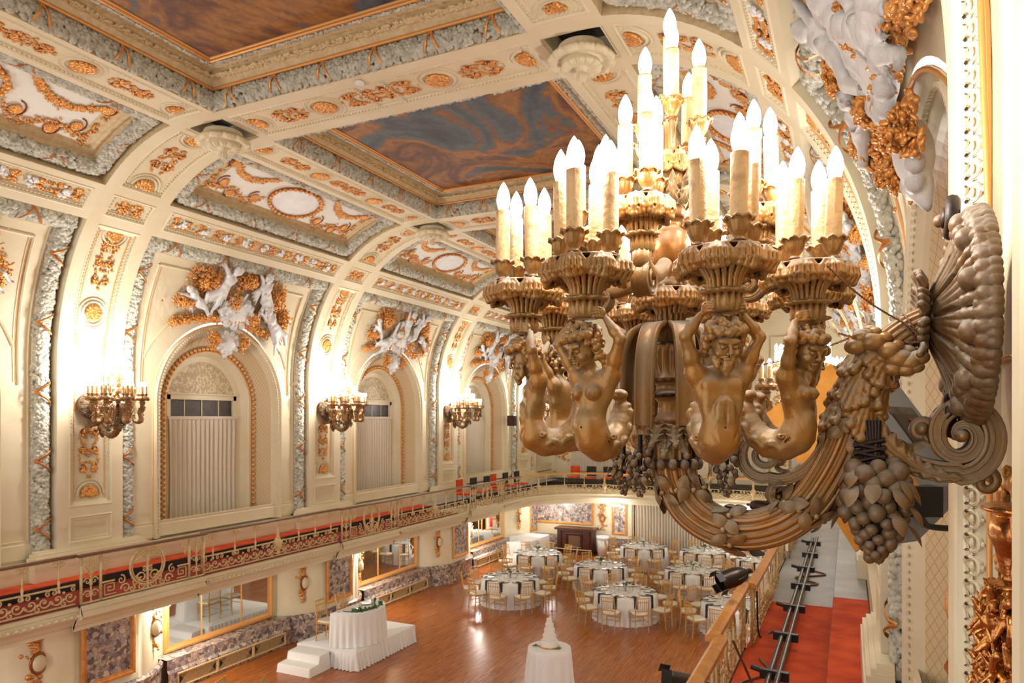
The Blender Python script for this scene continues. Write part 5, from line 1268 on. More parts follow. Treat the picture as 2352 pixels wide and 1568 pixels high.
# ================================================================== BALCONY RAILINGS
ZR0,ZR1=2.60,3.36
def scr(mb,c,r,a0,d,x,w=.014,turns=1.3):
    P=spiral(c,r,turns,a0,d,20); tube(mb,np.stack([np.full(len(P),x),P[:,0],P[:,1]],1),np.linspace(w,w*.6,len(P)),6)
def key(mb,y0,z0,s,x,r=.010):
    P=[(0,0),(1,0),(1,.9),(.15,.9),(.15,.3),(.7,.3),(.7,.6),(.4,.6)]
    for a,b in zip(P,P[1:]): seg(mb,(x,y0+a[0]*s,z0+a[1]*s),(x,y0+b[0]*s,z0+b[1]*s),r,4)
X0=5.05
def rl_meshes():
    D={}
    mb=MB(); mb.box((0,0,(ZR0+ZR1)/2),(.035,.035,ZR1-ZR0)); D['post']=mb
    mb=MB(); lathe(mb,[(.026,0),(.026,.03),(.014,.05),(.018,.12),(.024,.16),(.012,.20),(.010,.38),(.016,.42),(.010,.46),(.022,.49),(.022,.52)],10); D['baluster']=mb.mv((0,0,ZR0+.24))
    mb=MB()                                   # wreath panel, centred
    for R,w_ in ((.335,.020),(.295,.010)):
        a=np.linspace(0,2*PI,40); tube(mb,np.stack([0*a,R*np.cos(a),3.02+R*np.sin(a)],1),w_,8,caps=False)
    D['wreath_ring']=mb
    mb=MB(); rng=np.random.default_rng(2)
    seg(mb,(0,0,ZR0),(0,0,3.22),.022,8)
    for k in range(9):
        a=PI*(k+.5)/9; tube(mb,smooth_path([(0,0,3.14),(0,.14*math.cos(a),3.14+.17*math.sin(a)),(0,.25*math.cos(a),3.13+.20*math.sin(a)-.04)],8),np.linspace(.020,.006,8),5)
    for sg in(-1,1):
        for (y,z,r,a) in ((.12,2.82,.10,0),(.24,2.78,.08,1.5),(.12,2.68,.07,3),(.30,2.67,.06,2),(.42,2.70,.09,0),(.06,2.95,.05,1)): scr(mb,(sg*y,z),r,a if sg>0 else PI-a,sg,0,.015)
        for (y,z,r) in ((.50,2.86,.08),(.78,3.22,.07),(.80,3.10,.04)): scr(mb,(sg*y,z),r,PI/2,sg,0,.013)
    D['palm_scroll']=mb
    mb=MB(); [key(mb,.60,2.66,.2,0)]; [key(mb,-.60,2.66,-.2,0)] if 0 else None
    P=[(0,0),(1,0),(1,.9),(.15,.9),(.15,.3),(.7,.3),(.7,.6),(.4,.6)]
    for a,b in zip(P,P[1:]): seg(mb,(0,-.60-a[0]*.2,2.66+a[1]*.2),(0,-.60-b[0]*.2,2.66+b[1]*.2),.010,4)
    D['greek_key']=mb
    mb=MB()                                   # palmette in the narrow panel
    seg(mb,(0,0,ZR0),(0,0,ZR1-.02),.014,6)
    for k in range(7):
        a=PI*(.12+.76*k/6); tube(mb,smooth_path([(0,0,3.05),(0,.07*math.cos(a),3.05+.13*math.sin(a)),(0,.14*math.cos(a),3.05+.24*math.sin(a))],6),np.linspace(.014,.008,6),5)
    for sg in(-1,1): scr(mb,(sg*.06,2.95),.06,0 if sg>0 else PI,sg,0,.012); scr(mb,(sg*.06,2.74),.07,0 if sg>0 else PI,sg,0,.012); key(mb,sg*.02,2.63,.0001,0)
    sphere(mb,(0,0,2.74),.04,8,6); sphere(mb,(0,0,2.90),.03,8,6)
    D['palmette']=mb
    mb=MB()                                   # one running scroll unit (0.4 m)
    for k,(y,z,r,a,d) in enumerate(((.10,2.74,.095,PI,1),(.30,2.74,.095,0,-1),(.20,2.66,.05,1.5,1),(.05,2.86,.045,2,-1),(.36,2.86,.045,1,1))): scr(mb,(y,z),r,a,d,0,.014)
    for y,z in ((.10,2.74),(.30,2.74),(.2,2.83),(.02,2.70),(.2,2.72)): sphere(mb,(0,y,z),.024,6,5)
    D['running_scroll']=mb
    mb=MB()                                   # central urn
    lathe(mb,[(.03,2.62),(.05,2.66),(.03,2.70),(.09,2.80),(.11,2.90),(.07,2.96),(.03,3.02),(.04,3.10),(.02,3.24),(0,3.30)],14)
    for sg in(-1,1): scr(mb,(sg*.16,2.84),.11,0 if sg>0 else PI,sg,0,.016); scr(mb,(sg*.22,2.70),.07,PI if sg>0 else 0,-sg,0,.013)
    D['urn_finial']=mb
    mb=MB(); sphere(mb,(0,0,3.30),.022,6,5); 
    for sg in(-1,1): scr(mb,(sg*.05,3.28),.05,0 if sg>0 else PI,sg,0,.011)
    D['top_curl']=mb
    return {k:v.mesh(k,M['railgold'],True) for k,v in D.items()}
RLM=rl_meshes()
def bars(mb,x,y0,y1,zs,r=.012):
    for z in zs: mb.box((x,(y0+y1)/2,z),(r*2,abs(y1-y0),r*2))
for side in (-1,1):
    sn='left' if side<0 else 'right'
    R_=thing('balcony_railing','ornate gold iron railing with %s along the %s balcony'%('a thin brown handrail' if side<0 else 'a broad amber wooden handrail',sn),'railing',(side*X0,0,0))
    R_.scale=(-side,1,1)      # local +x points to the hall
    for i in range(-1,4):
        yc=Y0+PER*i
        xo=.09
        def put(nm,y,x=0.0,**k): 
            o=link(nm,RLM[nm],R_,(x,y,0))
            if nm=='palm_scroll': o['kind']='stuff'
            return o
        if side>0 and i>3: continue
        for y in (yc-.87,yc+.87,yc-1.20,yc+1.20): put('post',y,xo)
        put('wreath_ring',yc,xo); put('palm_scroll',yc,xo); put('greek_key',yc,xo)
        for sg in(-1,1): put('palmette',yc+sg*1.035,xo)
        mb=MB(); bars(mb,xo,yc-1.20,yc+1.20,(2.61,ZR1-.01)); bars(mb,xo,yc-.87,yc-.62,(2.88,)); bars(mb,xo,yc+.62,yc+.87,(2.88,)); mb.obj('rail_bar',M['railgold'],R_,False)['kind']='stuff'
        y0,y1=yc+1.24,yc+PER-1.24
        if i==3: y1=24.4
        mb=MB(); bars(mb,0,y0,y1,(2.61,2.92,ZR1-.01)); mb.obj('rail_bar',M['railgold'],R_,False)['kind']='stuff'
        if i==3: y1=24.4
        n=int((y1-y0)/.4)
        for k in range(n): put('running_scroll',y0+.02+k*(y1-y0)/n)
        mid=yc+PER/2
        for dy in (-1.75,-1.2,-.65,.65,1.2,1.75):
            if mid+dy<y1: put('baluster',mid+dy); put('top_curl',mid+dy)
        if mid<y1: put('urn_finial',mid)
        for y in (y0,): put('post',y)
    # handrail (steps out at the wreath panels)
    mb=MB(); wd,th=((.07,.045) if side<0 else (.13,.075)); mt=M['brownrail'] if side<0 else M['orangewood']
    pr=[(-wd/2,0),(-wd/2,th*.7),(-wd/4,th),(wd/4,th),(wd/2,th*.7),(wd/2,0)]
    for i in range(-1,4):
        yc=Y0+PER*i
        for (a,b,x) in ((yc-1.26,yc+1.26,.09),(yc+1.22,min(24.4,yc+PER-1.22) if i<3 else 24.4,0)):
            mb.grid(np.array([[[x+p,y,ZR1+q] for p,q in pr] for y in (a,b)]),cv=False)
            for y in (a,b): mb.add([[x+p,y,ZR1+q] for p,q in pr],None,[[0,k,k+1] for k in range(1,5)])
    mb.obj('handrail',mt,R_,False)
# end railing: rounded corners and the cross run
E_=thing('balcony_railing','gold iron railing curving round the far end of the balcony','railing',(0,0,0)); RC=3.0; rx=5.05-RC; ry=YE-RC
def endpath(n=60):
    L=[]
    a=np.linspace(0,PI/2,16)
    for t in a: L.append((-rx-RC*math.cos(t),ry+RC*math.sin(t)))
    for x in np.linspace(-rx,rx,12)[1:-1]: L.append((x,ry+RC))
    for t in a[::-1]: L.append((rx+RC*math.cos(t),ry+RC*math.sin(t)))
    return np.array(L)
EP=endpath(); dd=np.concatenate([[0],np.cumsum(np.linalg.norm(np.diff(EP,axis=0),axis=1))])
for z,r in ((2.61,.012),(2.92,.012),(3.35,.014)): 
    mb=MB(); tube(mb,np.column_stack([EP,np.full(len(EP),z)]),r,6); mb.obj('rail_bar',M['railgold'],E_)
mb=MB(); tube(mb,np.column_stack([EP,np.full(len(EP),3.385)]),.032,8,sq=(1,1)); mb.obj('handrail',M['orangewood'],E_)
n=int(dd[-1]/.4)
for k in range(n):
    s=(k+.0)*dd[-1]/n; x=np.interp(s,dd,EP[:,0]); y=np.interp(s,dd,EP[:,1]); x2=np.interp(s+.3,dd,EP[:,0]); y2=np.interp(s+.3,dd,EP[:,1]); a=math.atan2(y2-y,x2-x)-PI/2
    link('running_scroll',RLM['running_scroll'],E_,(x,y,0),a)
    if k%2==0: link('baluster',RLM['baluster'],E_,(x,y,0)); link('top_curl',RLM['top_curl'],E_,(x,y,0),a)
    if k%7==3: link('urn_finial',RLM['urn_finial'],E_,(x,y,0),a)
# ================================================================== SCULPTURE GROUPS above the arches (built in wall coordinates s,y,h)
def putto(S,c,ang,L=.9,arm=(.6,2.4),leg=(-.5,.5),wing=True,drape=False,k=.03):
    """c=(y,s), ang = body direction (head) in the y-s plane"""
    h=.16; u=np.array([math.cos(ang),math.sin(ang)]); v=np.array([-u[1],u[0]])
    def p(a,b,o=0): q=np.array(c)+u*a*L+v*b*L; return (q[0],q[1],h+o)
    S.ell(p(.0,0),(.12*L,.12*L,.13*L),k); S.ell(p(.17,0,.02),(.13*L,.13*L,.13*L),k); S.ell(p(-.13,0,.01),(.13*L,.13*L,.12*L),k)
    S.cone(p(.24,0,.03),p(.34,0,.05),.06*L,.05*L,k); S.ell(p(.42,.01,.07),(.10*L,.10*L,.10*L),.012); S.ell(p(.455,.0,.06),(.10*L,.10*L,.09*L),.012)
    for sg,a in ((1,arm[0]),(-1,arm[1])):
        d=np.array([math.cos(a),math.sin(a)*1.0]); e1=p(.24+.17*d[0],sg*.12+.17*d[1],.05); e2=p(.24+.32*d[0],sg*.12+.30*d[1]+.05*sg,.09)
        S.cone(p(.24,sg*.12,.02),e1,.055*L,.045*L,k*.7); S.cone(e1,e2,.045*L,.032*L,k*.5); S.ell(e2,.042*L,.01)
    for sg,a in ((1,leg[0]),(-1,leg[1])):
        kn=p(-.36,sg*.10+.22*a,.07); ft=p(-.62,sg*.08+.12*a,.0)
        S.cone(p(-.16,sg*.07,.02),kn,.085*L,.062*L,k*.7); S.cone(kn,ft,.06*L,.038*L,k*.5); S.cone(ft,p(-.68,sg*.12+.12*a,.03),.04*L,.03*L,.01)
    if wing:
        for j in range(4): S.cone(p(.16,.10,-.03),p(.10-.10*j,.42-.03*j,.02),.05*L,.025*L,.02)
    if drape:
        for j in range(9): S.cone(p(.0-.03*j,.02*j-.08,.06),p(-.45-.02*j+.03*(j%2),-.28+.075*j,.03),.032*L,.016*L,.008)
    for j in range(6): a_=j*1.05; S.ell(p(.46+.07*math.cos(a_),.07*math.sin(a_),.11),(.035*L,.035*L,.03*L),.006)
def sculpt_group(variant):
    parts=[]; hres=.022
    cfgs={0:[((2.15,5.55),2.5,.75,(.4,2.6),(-.6,.4),True,False),((2.75,5.95),1.2,1.0,(1.2,2.7),(.8,.1),False,True),((3.95,5.95),1.9,1.0,(.3,2.2),(-.9,-.2),True,True),((4.45,5.25),2.3,1.05,(.2,2.0),(.3,-.3),False,True),((3.2,5.50),.4,.7,(.9,2.9),(.2,-.4),True,False)],
          1:[((2.05,5.65),2.2,.7,(.8,2.6),(-.6,.4),True,False),((2.7,5.35),.6,1.05,(1.0,2.2),(.5,.1),False,True),((3.35,5.85),1.5,1.0,(.5,2.9),(-.3,.4),True,True),((4.0,5.95),1.0,.95,(1.4,2.2),(-.9,-.2),True,False),((4.55,5.45),2.6,.75,(.2,2.0),(.3,-.3),False,True)]}
    for c,ang,L,arm,leg,wg,dr in cfgs[variant]:
        S=SDF((c[0]-.95*L,c[1]-.95*L,-.05),(c[0]+.95*L,c[1]+.95*L,.42),hres*L**.5); putto(S,c,ang,L,arm,leg,wg,dr); mb=S.mb()
        V=np.vstack(mb.v); m2=MB(); m2.add(smap(V[:,1]+.0,V[:,0],V[:,2]*.85-.20),mb.q[0][:,::-1]); parts.append(('figure',m2,'white'))
    S=SDF((2.7,5.0,-.05),(3.95,5.9,.35),.02); S.ell((3.3,5.40,.08),(.42,.30,.12),.02)
    for k in range(12): a=2*PI*k/12; S.ell((3.3+.42*math.cos(a),5.40+.31*math.sin(a),.12),(.09,.09,.07),.02)
    mb=S.mb(); V=np.vstack(mb.v); parts.append(('shield',MB().add(smap(V[:,1],V[:,0],V[:,2]-.2),mb.q[0][:,::-1]),'white'))
    # cartouche on the arch crown
    S=SDF((2.7,4.25,-.1),(3.8,5.05,.3),.02); S.ell((3.25,4.72,.06),(.25,.21,.12),.02)
    for k in range(10): a=2*PI*k/10; S.ell((3.25+.28*math.cos(a),4.72+.22*math.sin(a),.09),(.07,.07,.06),.02)
    S.cone((3.25,4.5,.06),(3.25,4.36,.03),.09,.03,.02); mb=S.mb(); V=np.vstack(mb.v); parts.append(('arch_cartouche',MB().add(smap(V[:,1],V[:,0],V[:,2]-.22),mb.q[0][:,::-1]),'white'))
    rng=np.random.default_rng(30+variant); g=MB()
    def cl(y,s,ry,rs,n,h=.05,size=.032,depth=.20):
        n=int(n*1.8); u=rng.normal(0,.45,(n,2)); hh=h+depth*np.clip(1-(u**2).sum(1),0,1)*rng.random(n); S_=s+u[:,1]*rs; Y_=y+u[:,0]*ry; blobs(g,smap(S_,Y_,hh-.2),snorm(S_)+rng.normal(0,.5,(n,3)),rng,size*.85,.5,.4,True)
    for (y,s,ry,rs,n) in ((2.35,5.95,.40,.28,420),(1.95,5.45,.28,.14,160),(4.4,5.85,.28,.34,420),(4.75,5.35,.24,.34,330),(3.4,6.15,.3,.22,220),(3.15,5.60,.3,.3,240),(3.8,5.3,.3,.2,220)): cl(y,s,ry,rs,n)
    for t in np.linspace(0,1,26): cl(1.75+2.6*t,4.98+.22*math.sin(t*PI)+.03,.12,.10,26,depth=.12)
    for yy in (2.85,3.68): cl(yy,4.75,.16,.18,90)
    parts.append(('gilt_foliage',g,'gilt'))
    return parts
GRP=[[ (nm,mb.mesh(nm,M[mt],True)) for nm,mb,mt in sculpt_group(v)] for v in (0,1)]
for side in (-1,1):
    for i in range(0,4):
        y=Y0+PER*i; lab={(-1,1):'largest white winged figure group with gilt foliage, over the left wall\'s big curtained arch',(-1,2):'white winged figures with raised arms over the left wall\'s second curtained arch',(-1,3):'small white figure group over the third arch seen on the left wall',(-1,0):'white figure group cut off by the left edge of the photo',
            (1,0):'tall white draped figures with gilt foliage seen edge-on on the right wall, top right',(1,1):'white draped figures and gilt leaves behind the candles on the right wall'}.get((side,i),'white figure group far down the right wall, bay %s'%ordi[i])
        r=thing('sculpture_group',lab,'sculpture',(0,y,0),0,'figure groups above the arches'); r.scale=(-side,1,1)
        for nm,me in GRP[(i+1)%2]:
            o=link(nm,me,r)
            if nm=='gilt_foliage': o['kind']='stuff'
# ================================================================== END WALL
def endframe(mb,x0,x1,z0,z1,y,wd,dp):
    prof=[(0,0),(0,dp),(wd*.35,dp*1.2),(wd*.6,dp*.7),(wd,dp*.5),(wd,0)]
    P=[(x0,z0),(x1,z0),(x1,z1),(x0,z1),(x0,z0)]; sg=[(1,1),(-1,1),(-1,-1),(1,-1),(1,1)]
    mb.grid(np.array([[[x+sx*d,y-h,z+szn*d] for d,h in prof] for (x,z),(sx,szn) in zip(P,sg)]))
YL=28.2
mb=MB(); mb.grid(np.array([[[x,YL,z] for z in (0,2.3)] for x in (-6.8,-1.75)])); mb.grid(np.array([[[x,YL,z] for z in (0,2.3)] for x in (1.85,6.8)])); mb.box((0,YL+.02,2.2),(3.8,.1,.2))
for x in (-1.75,1.85): mb.box((x,YL+.2,1.15),(.06,.4,2.3))
WB2=mb.obj('wall_back_lower',M['cream'],None,False,kind='structure')
for x0,x1 in ((-6.7,-3.3),(-2.85,-1.85),(1.95,3.2),(3.3,6.7)):
    MB().box(((x0+x1)/2,YL-.05,.33),(x1-x0,.12,.66)).obj('marble_dado',M['marble'],WB2,False)
MB().box((0,YL+1.2,1.2),(4.2,.05,2.4)).obj('stage_recess',M['dark'],WB2,False)
for (x0,x1,z0,z1,nm,big) in ((-6.15,-3.42,1.12,2.22,'large framed slab of mottled grey marble over the dark cabinet',1),(-2.62,-1.98,.82,2.12,'narrow framed slab of mottled marble left of the tall end curtain',0),(2.2,2.9,.82,2.12,'narrow framed marble slab right of the tall end curtain',0),(-7,-7,0,0,'',0)):
    if x0==-7: continue
    t=thing('marble_panel',nm,'wall panel',((x0+x1)/2,YL,z0)); 
    f=MB(); endframe(f,x0,x1,z0,z1,YL,.09,.05); f.mv((-(x0+x1)/2,-YL,-z0)); f.obj('panel_frame',M['gilt'] if not big else M['orangewood'],t,False)
    g=MB().box(((x0+x1)/2,YL-.01,(z0+z1)/2),(x1-x0-.15,.02,z1-z0-.15)).mv((-(x0+x1)/2,-YL,-z0)); g.obj('marble_slab',M['marble'],t,False)
c=curtain_mb(3.5,2.1,30,8,.05).obj('curtain',M['curtain']); c.location=(0.05,YL+.12,.03); c.rotation_euler=(0,0,-PI/2); tag(c,'wide beige floor-length curtain closing the far end below the balcony','curtain')
# gilt cartouches flanking
gc=MB(); rng=np.random.default_rng(3)
for z in np.linspace(.95,2.2,70): w_=.05+.06*abs(math.sin((z-.95)/1.25*PI*3)); blobs(gc,[[rng.normal(0,w_),-.03,z]],[[0,-1,0]],rng,.04)
tube(gc,np.array([[.11*math.cos(a),-.05,1.45+.15*math.sin(a)] for a in np.linspace(0,2*PI,16)]),.022,6)
gc=gc.mesh('gilt_cartouche',M['gilt'],True)
for x in (-3.02,-6.45,3.1): link('gilt_cartouche',gc,WB2,(x,YL,0))['kind']='stuff'
# upper end wall niches with curtains
ecm=curtain_mb(2.3,3.6,16,5).mesh('curtain',M['curtain'],True)
for k,x in enumerate((-4.55,-1.3,2.0,5.2)):
    c=link('curtain',ecm,None,(x,YEND-.08,3.11),-PI/2); tag(c,'beige curtain on the upper end wall, %s from the left corner'%ordi[k],'curtain','end wall curtains')
    b=MB(); L=[(x-1.25,3.1)]+[(x+1.25*math.cos(a),6.6+1.25*math.sin(a)) for a in np.linspace(PI,0,22)]+[(x+1.25,3.1)]; L=np.array(L); d=np.concatenate([[0],np.cumsum(np.linalg.norm(np.diff(L,axis=0),axis=1))])
    for j in range(80): s=j/79*d[-1]; sphere(b,(np.interp(s,d,L[:,0]),YEND-.08,np.interp(s,d,L[:,1])),.055,6,4)
    o=b.obj('bead_molding',M['giltline'],WE); o['kind']='stuff'
    a=MB(); G=[[[x+q*math.cos(t),YEND-.03,6.6+q*math.sin(t)] for t in np.linspace(0,PI,20)] for q in (.05,1.1)]; a.grid(np.array(G)); a.obj('lace_tympanum',M['lace'],WE,False)
for x in (-6.0,-2.95,.35,3.6):
    p=MB().box((x,YEND-.06,6.0),(.7,.12,6)); p.obj('pilaster',M['cream'],WE,False)
    g=MB(); rng=np.random.default_rng(int(x*10)+90); n=260; blobs(g,np.stack([x+rng.normal(0,.12,n),np.full(n,YEND-.13),3.6+rng.random(n)*4],1),np.tile([0,-1,0],(n,1)),rng,.045); o=g.obj('gilt_relief',M['gilt'],WE); o['kind']='stuff'

# ================================================================== FINE GILT RELIEF on the near right pilaster
def near_relief():
    S=SDF((-.24,-.70,-.03),(.24,.72,.14),.0045); rng=np.random.default_rng(21)   # (y, z, out)
    S.ell((0,.53,.02),(.075,.055,.045),.006); S.ell((0,.585,.02),(.10,.014,.06),.004); S.cone((0,.48,.02),(0,.42,.02),.03,.018,.01); S.ell((0,.40,.02),(.05,.016,.04),.006)   # vase
    for (y,z,a,b,c) in ((0,.30,.03,.09,.03),(.0,.12,.05,.10,.03),(0,-.10,.04,.12,.03),(0,-.36,.06,.10,.03),(0,-.58,.035,.08,.03)): S.ell((y,z,.01),(a,b,c),.01)
    for i in range(420):
        z=rng.uniform(-.66,.40); w_=.055+.09*abs(math.sin((z+.7)*6.0)); y=rng.normal(0,w_*.6); 
        if abs(y)>.19: continue
        for sg in (-1,1):
            d=np.array([rng.normal(0,.02),rng.uniform(.02,.05)*rng.choice([-1,1])]); r_=rng.uniform(.007,.014); o=rng.uniform(.02,.07); S.cone((sg*y,z,o),(sg*y+sg*d[0],z+d[1],o+rng.uniform(0,.03)),r_,r_*.4,.004)
    for sg in (-1,1):
        for (y,z,r) in ((.11,.33,.05),(.12,.05,.06),(.12,-.22,.055),(.11,-.48,.05)):
            t=np.linspace(0,1,22); a=(PI/2)+t*2.6*PI; rr=r*(1-t)**.8+.004; P=[(sg*(y+q*math.cos(x)),z+q*math.sin(x),.04) for q,x in zip(rr,a)]; S.chain(P,list(np.linspace(.015,.007,22)),.003)
    return S.mb()
nr=near_relief(); V=np.vstack(nr.v); m2=MB().add(np.stack([XW+.078-V[:,2]*1.0,Y0+V[:,0],4.80+V[:,1]],1),nr.q[0]); o=m2.obj('gilt_candelabrum_relief',M['giltdeep'],WALLS[1]); 
# ================================================================== FURNITURE AND SETTINGS ON THE DANCE FLOOR
def chair_root(label,loc,rz,group):
    t=thing('banquet_chair',label,'chair',loc,rz,group); W,D,H=.40,.40,.92
    def P(nm,mb,mat,sm=False): return mb.obj(nm,mat,t,sm)
    for sx in (-1,1):
        mb=MB(); tube(mb,np.array([(sx*.18,.17,0),(sx*.19,.19,.44)]),[.012,.016],6); P('front_leg',mb,M['gold'])
        mb=MB(); tube(mb,smooth_path([(sx*.17,-.22,0),(sx*.18,-.19,.44),(sx*.175,-.22,.70),(sx*.17,-.27,.92)],8),.015,6); P('rear_post',mb,M['gold'])
    mb=MB(); mb.box((0,0,.435),(.41,.41,.03)); P('seat_frame',mb,M['gold'])
    mb=MB(); g=[]
    for z,s in ((.452,1),(.475,1.03),(.492,.97),(.498,.8)): g.append([[.2*s*math.copysign(abs(math.cos(a))**.5,math.cos(a)),.2*s*math.copysign(abs(math.sin(a))**.5,math.sin(a)),z] for a in np.linspace(0,2*PI,17)])
    g.append([[0,0,.499]]*17); mb.grid(np.array(g)); P('cushion',mb,M['cushion'],True)
    for k,z in enumerate((.56,.80,.905)):
        mb=MB(); mb.box((0,-.20-.065*(z-.44)/.48*1.15,z),(.33,.014,.022)); P('back_rail',mb,M['gold'])
    for k in range(5):
        mb=MB(); tube(mb,np.array([(-.11+.055*k,-.213,.56),(-.11+.055*k,-.262,.90)]),.008,5); P('back_spindle',mb,M['gold'])
    for z in (.20,.30):
        mb=MB(); seg(mb,(-.17,.18,z),(.17,.18,z),.008,5); P('stretcher',mb,M['gold'])
    for sx in (-1,1):
        mb=MB(); seg(mb,(sx*.178,.18,.25),(sx*.178,-.20,.25),.008,5); P('stretcher',mb,M['gold'])
    return t
def cloth_mb(R,H,nf,seed,z0=.004,flare=.09,sx=1,sy=1,half=False):
    rng=np.random.default_rng(seed); n=nf*10; a=np.linspace(0,2*PI,n,endpoint=False); ph=rng.uniform(0,6,3)
    rows=[[[0,0,H+.006]]*n]
    for r in (.5,.96): rows.append([[R*r*math.cos(t)*sx,R*r*math.sin(t)*sy,H+.006] for t in a])
    for f in np.linspace(0,1,9):
        z=H-.004-(H-.004-z0)*f; w_=f**.8
        rr=R*1.005+.012*f+w_*flare*(.35+.5*np.sin(nf*a+1.2*np.sin(2*a+ph[0]))+.15*np.sin(nf*.5*a+ph[1]))*.5+w_*flare*.2
        rows.append(np.stack([rr*np.cos(a)*sx,rr*np.sin(a)*sy,np.full(n,z)],1).tolist())
    mb=MB(); mb.grid(np.array(rows),cv=True); return mb
TB=[(1172,1326),(1235,1269.5),(1379.5,1298),(1436.5,1357),(1479,1255),(1591,1309),(1618,1266),(1690,1384),(1752,1286)]
TN=['leftmost big round table','small far-left round table','middle round table','largest round table','table before the tall curtain','round table right of centre','far-right round table','table cut by the handrail','table behind the rail posts']
cloths=[cloth_mb(.865,.76,26,s).mesh('tablecloth',M['linen'],True) for s in (1,2,3)]
# table underneath
def table_parts():
    return (lathe(MB(),[(0,.755),(.84,.755),(.85,.745),(.85,.735),(0,.735)],36).mesh('table_top',M['orangewood'],False), MB().box((0,0,.37),(.035,.035,.73)).mesh('leg',M['iron'],False))
ttop,tleg=table_parts()
plate=lathe(MB(),smooth_path([(.0,.004),(.10,.004),(.115,.008),(.162,.018),(.165,.020),(.10,.012),(0,.010)],14),24).mesh('plate_well',M['china'],True)
charger=lathe(MB(),[(0,0),(.165,.001),(.172,.006),(.16,.004),(0,.004)],24).mesh('charger_plate',M['silver'],True)
nap=MB(); 
G=np.array([[[x,y,z] for (y,z) in ((-.16,.012),(.02,.012),(.035,.004),(.045,-.03),(.050,-.33))] for x in (-.05,-.02,.02,.05)]); nap.grid(G); G2=G+np.array([0,.0,.006]); nap.grid(G2[::-1]); nap=nap.mesh('napkin',M['blackfab'],True)
gl=lathe(MB(),smooth_path([(0,.0),(.033,.001),(.034,.004),(.006,.010),(.004,.05),(.005,.08),(.022,.095),(.034,.13),(.033,.17),(.028,.195)],20),14).mesh('wine_glass',M['glass'],True)
def centerpiece(label,loc):
    t=thing('centerpiece',label,'centerpiece',loc,0,'glass and flower centerpieces'); rng=np.random.default_rng(int(loc[0]*10)%97)
    lathe(MB(),[(0,0),(.055,0),(.06,.01),(.04,.04),(.07,.12),(.075,.16),(.07,.16),(.035,.05),(0,.03)],16).obj('glass_vase',M['glass'],t)
    g=MB(); n=40; blobs(g,np.stack([rng.normal(0,.055,n),rng.normal(0,.055,n),.17+rng.random(n)*.08],1),rng.normal(0,1,(n,3)),rng,.022); o=g.obj('foliage',M['green'],t); o['kind']='stuff'
    for k in range(7): f=MB(); sphere(f,(rng.normal(0,.05),rng.normal(0,.05),.22+rng.random()*.05),.028,8,6); f.obj('white_flower',M['icing'],t)
    for k in range(3):
        a=k*2.1; c=MB(); lathe(c,[(0,0),(.028,0),(.03,.05),(.026,.05),(.024,.01),(0,.01)],12,c=(.2*math.cos(a),.2*math.sin(a),0)); c.obj('votive_glass',M['silver'],t)
    return t
CH0=chair_root('gold slat-back banquet chair with ivory cushion at a round table',(0,0,-50),0,None)
CP0=None; first=True
ROOTS={}
def place(proto_fn,*a): pass
used_chair=[False]
def chair(label,loc,rz,group):
    if not used_chair[0]: o=CH0; used_chair[0]=True
    else: o=copy_tree(CH0)
    o.location=loc; o.rotation_euler=(0,0,rz); o['label']=label; 
    if group: o['group']=group
    return o
rng=np.random.default_rng(77); TP=[atz(u,v,.76) for u,v in TB]; DONE=[]
for i,((u,v),nm) in enumerate(zip(TB,TN)):
    p=atz(u,v,.76); x,y=p.x,p.y; short=nm
    t=thing('round_table','wooden table under the white cloth, '+nm,'table',(x,y,0),0,'round banquet tables'); link('table_top',ttop,t)
    for k in range(4): a=k*PI/2+.4; link('leg',tleg,t,(.45*math.cos(a),.45*math.sin(a),0))
    c=link('tablecloth',cloths[i%3],None,(x,y,0),i*.7); tag(c,'white linen cloth to the floor on the '+nm,'tablecloth','white round tablecloths')
    ph=rng.uniform(0,.6)
    CL=['half-past-six','half-past-seven','nine-o-clock','ten-o-clock','eleven-o-clock','half-past-twelve','half-past-one','three-o-clock','four-o-clock','half-past-five']; tocam=math.atan2(CAM[1]-y,CAM[0]-x)
    for k in range(10):
        a=tocam+.314+k*PI/5; ca,sa=math.cos(a),math.sin(a); R_=1.19+rng.uniform(-.03,.04); sl=' in the %s place of the '%CL[k]+nm
        bad=any(math.hypot(x+ca*R_-q_.x,y+sa*R_-q_.y)<1.42 for j_,q_ in enumerate(TP) if j_!=i) or any(math.hypot(x+ca*R_-a_,y+sa*R_-b_)<.56 for a_,b_ in DONE)
        if not bad: DONE.append((x+ca*R_,y+sa*R_)); chair('gold slat-back chair in the %s place of the %s'%(CL[k],nm),(x+ca*R_,y+sa*R_,0),a+PI/2+rng.normal(0,.05),'chairs round the '+nm)
        q=(x+ca*.66,y+sa*.66,.768); pl=link('place_plate',charger,None,q,0); tag(pl,'rimmed white plate'+sl,'plate','plates on the '+nm); link('plate_well',plate,pl,(0,0,.003))
        n_=link('napkin',nap,None,(x+ca*.845,y+sa*.845,.792 if False else .772),a-PI/2); tag(n_,'black napkin hanging'+sl,'napkin','napkins on the '+nm)
        g=link('wine_glass',gl,None,(x+math.cos(a+.16)*.42,y+math.sin(a+.16)*.42,.766)); tag(g,'clear stemmed glass'+sl,'glass','glasses on the '+nm)
    lb='low glass vase of white flowers with votives on the '+nm
    if i==0: CP0=centerpiece(lb,(x,y,.766))
    else: o=copy_tree(CP0); o.location=(x,y,.766); o['label']=lb; o.rotation_euler=(0,0,i*1.1)
chair('gold chair back cut off by the bottom edge, further left of the two',(-3.74,9.35,0),-1.2,None); chair('gold chair back cut off by the bottom edge, further right of the two',(-3.10,9.75,0),-1.0,None)
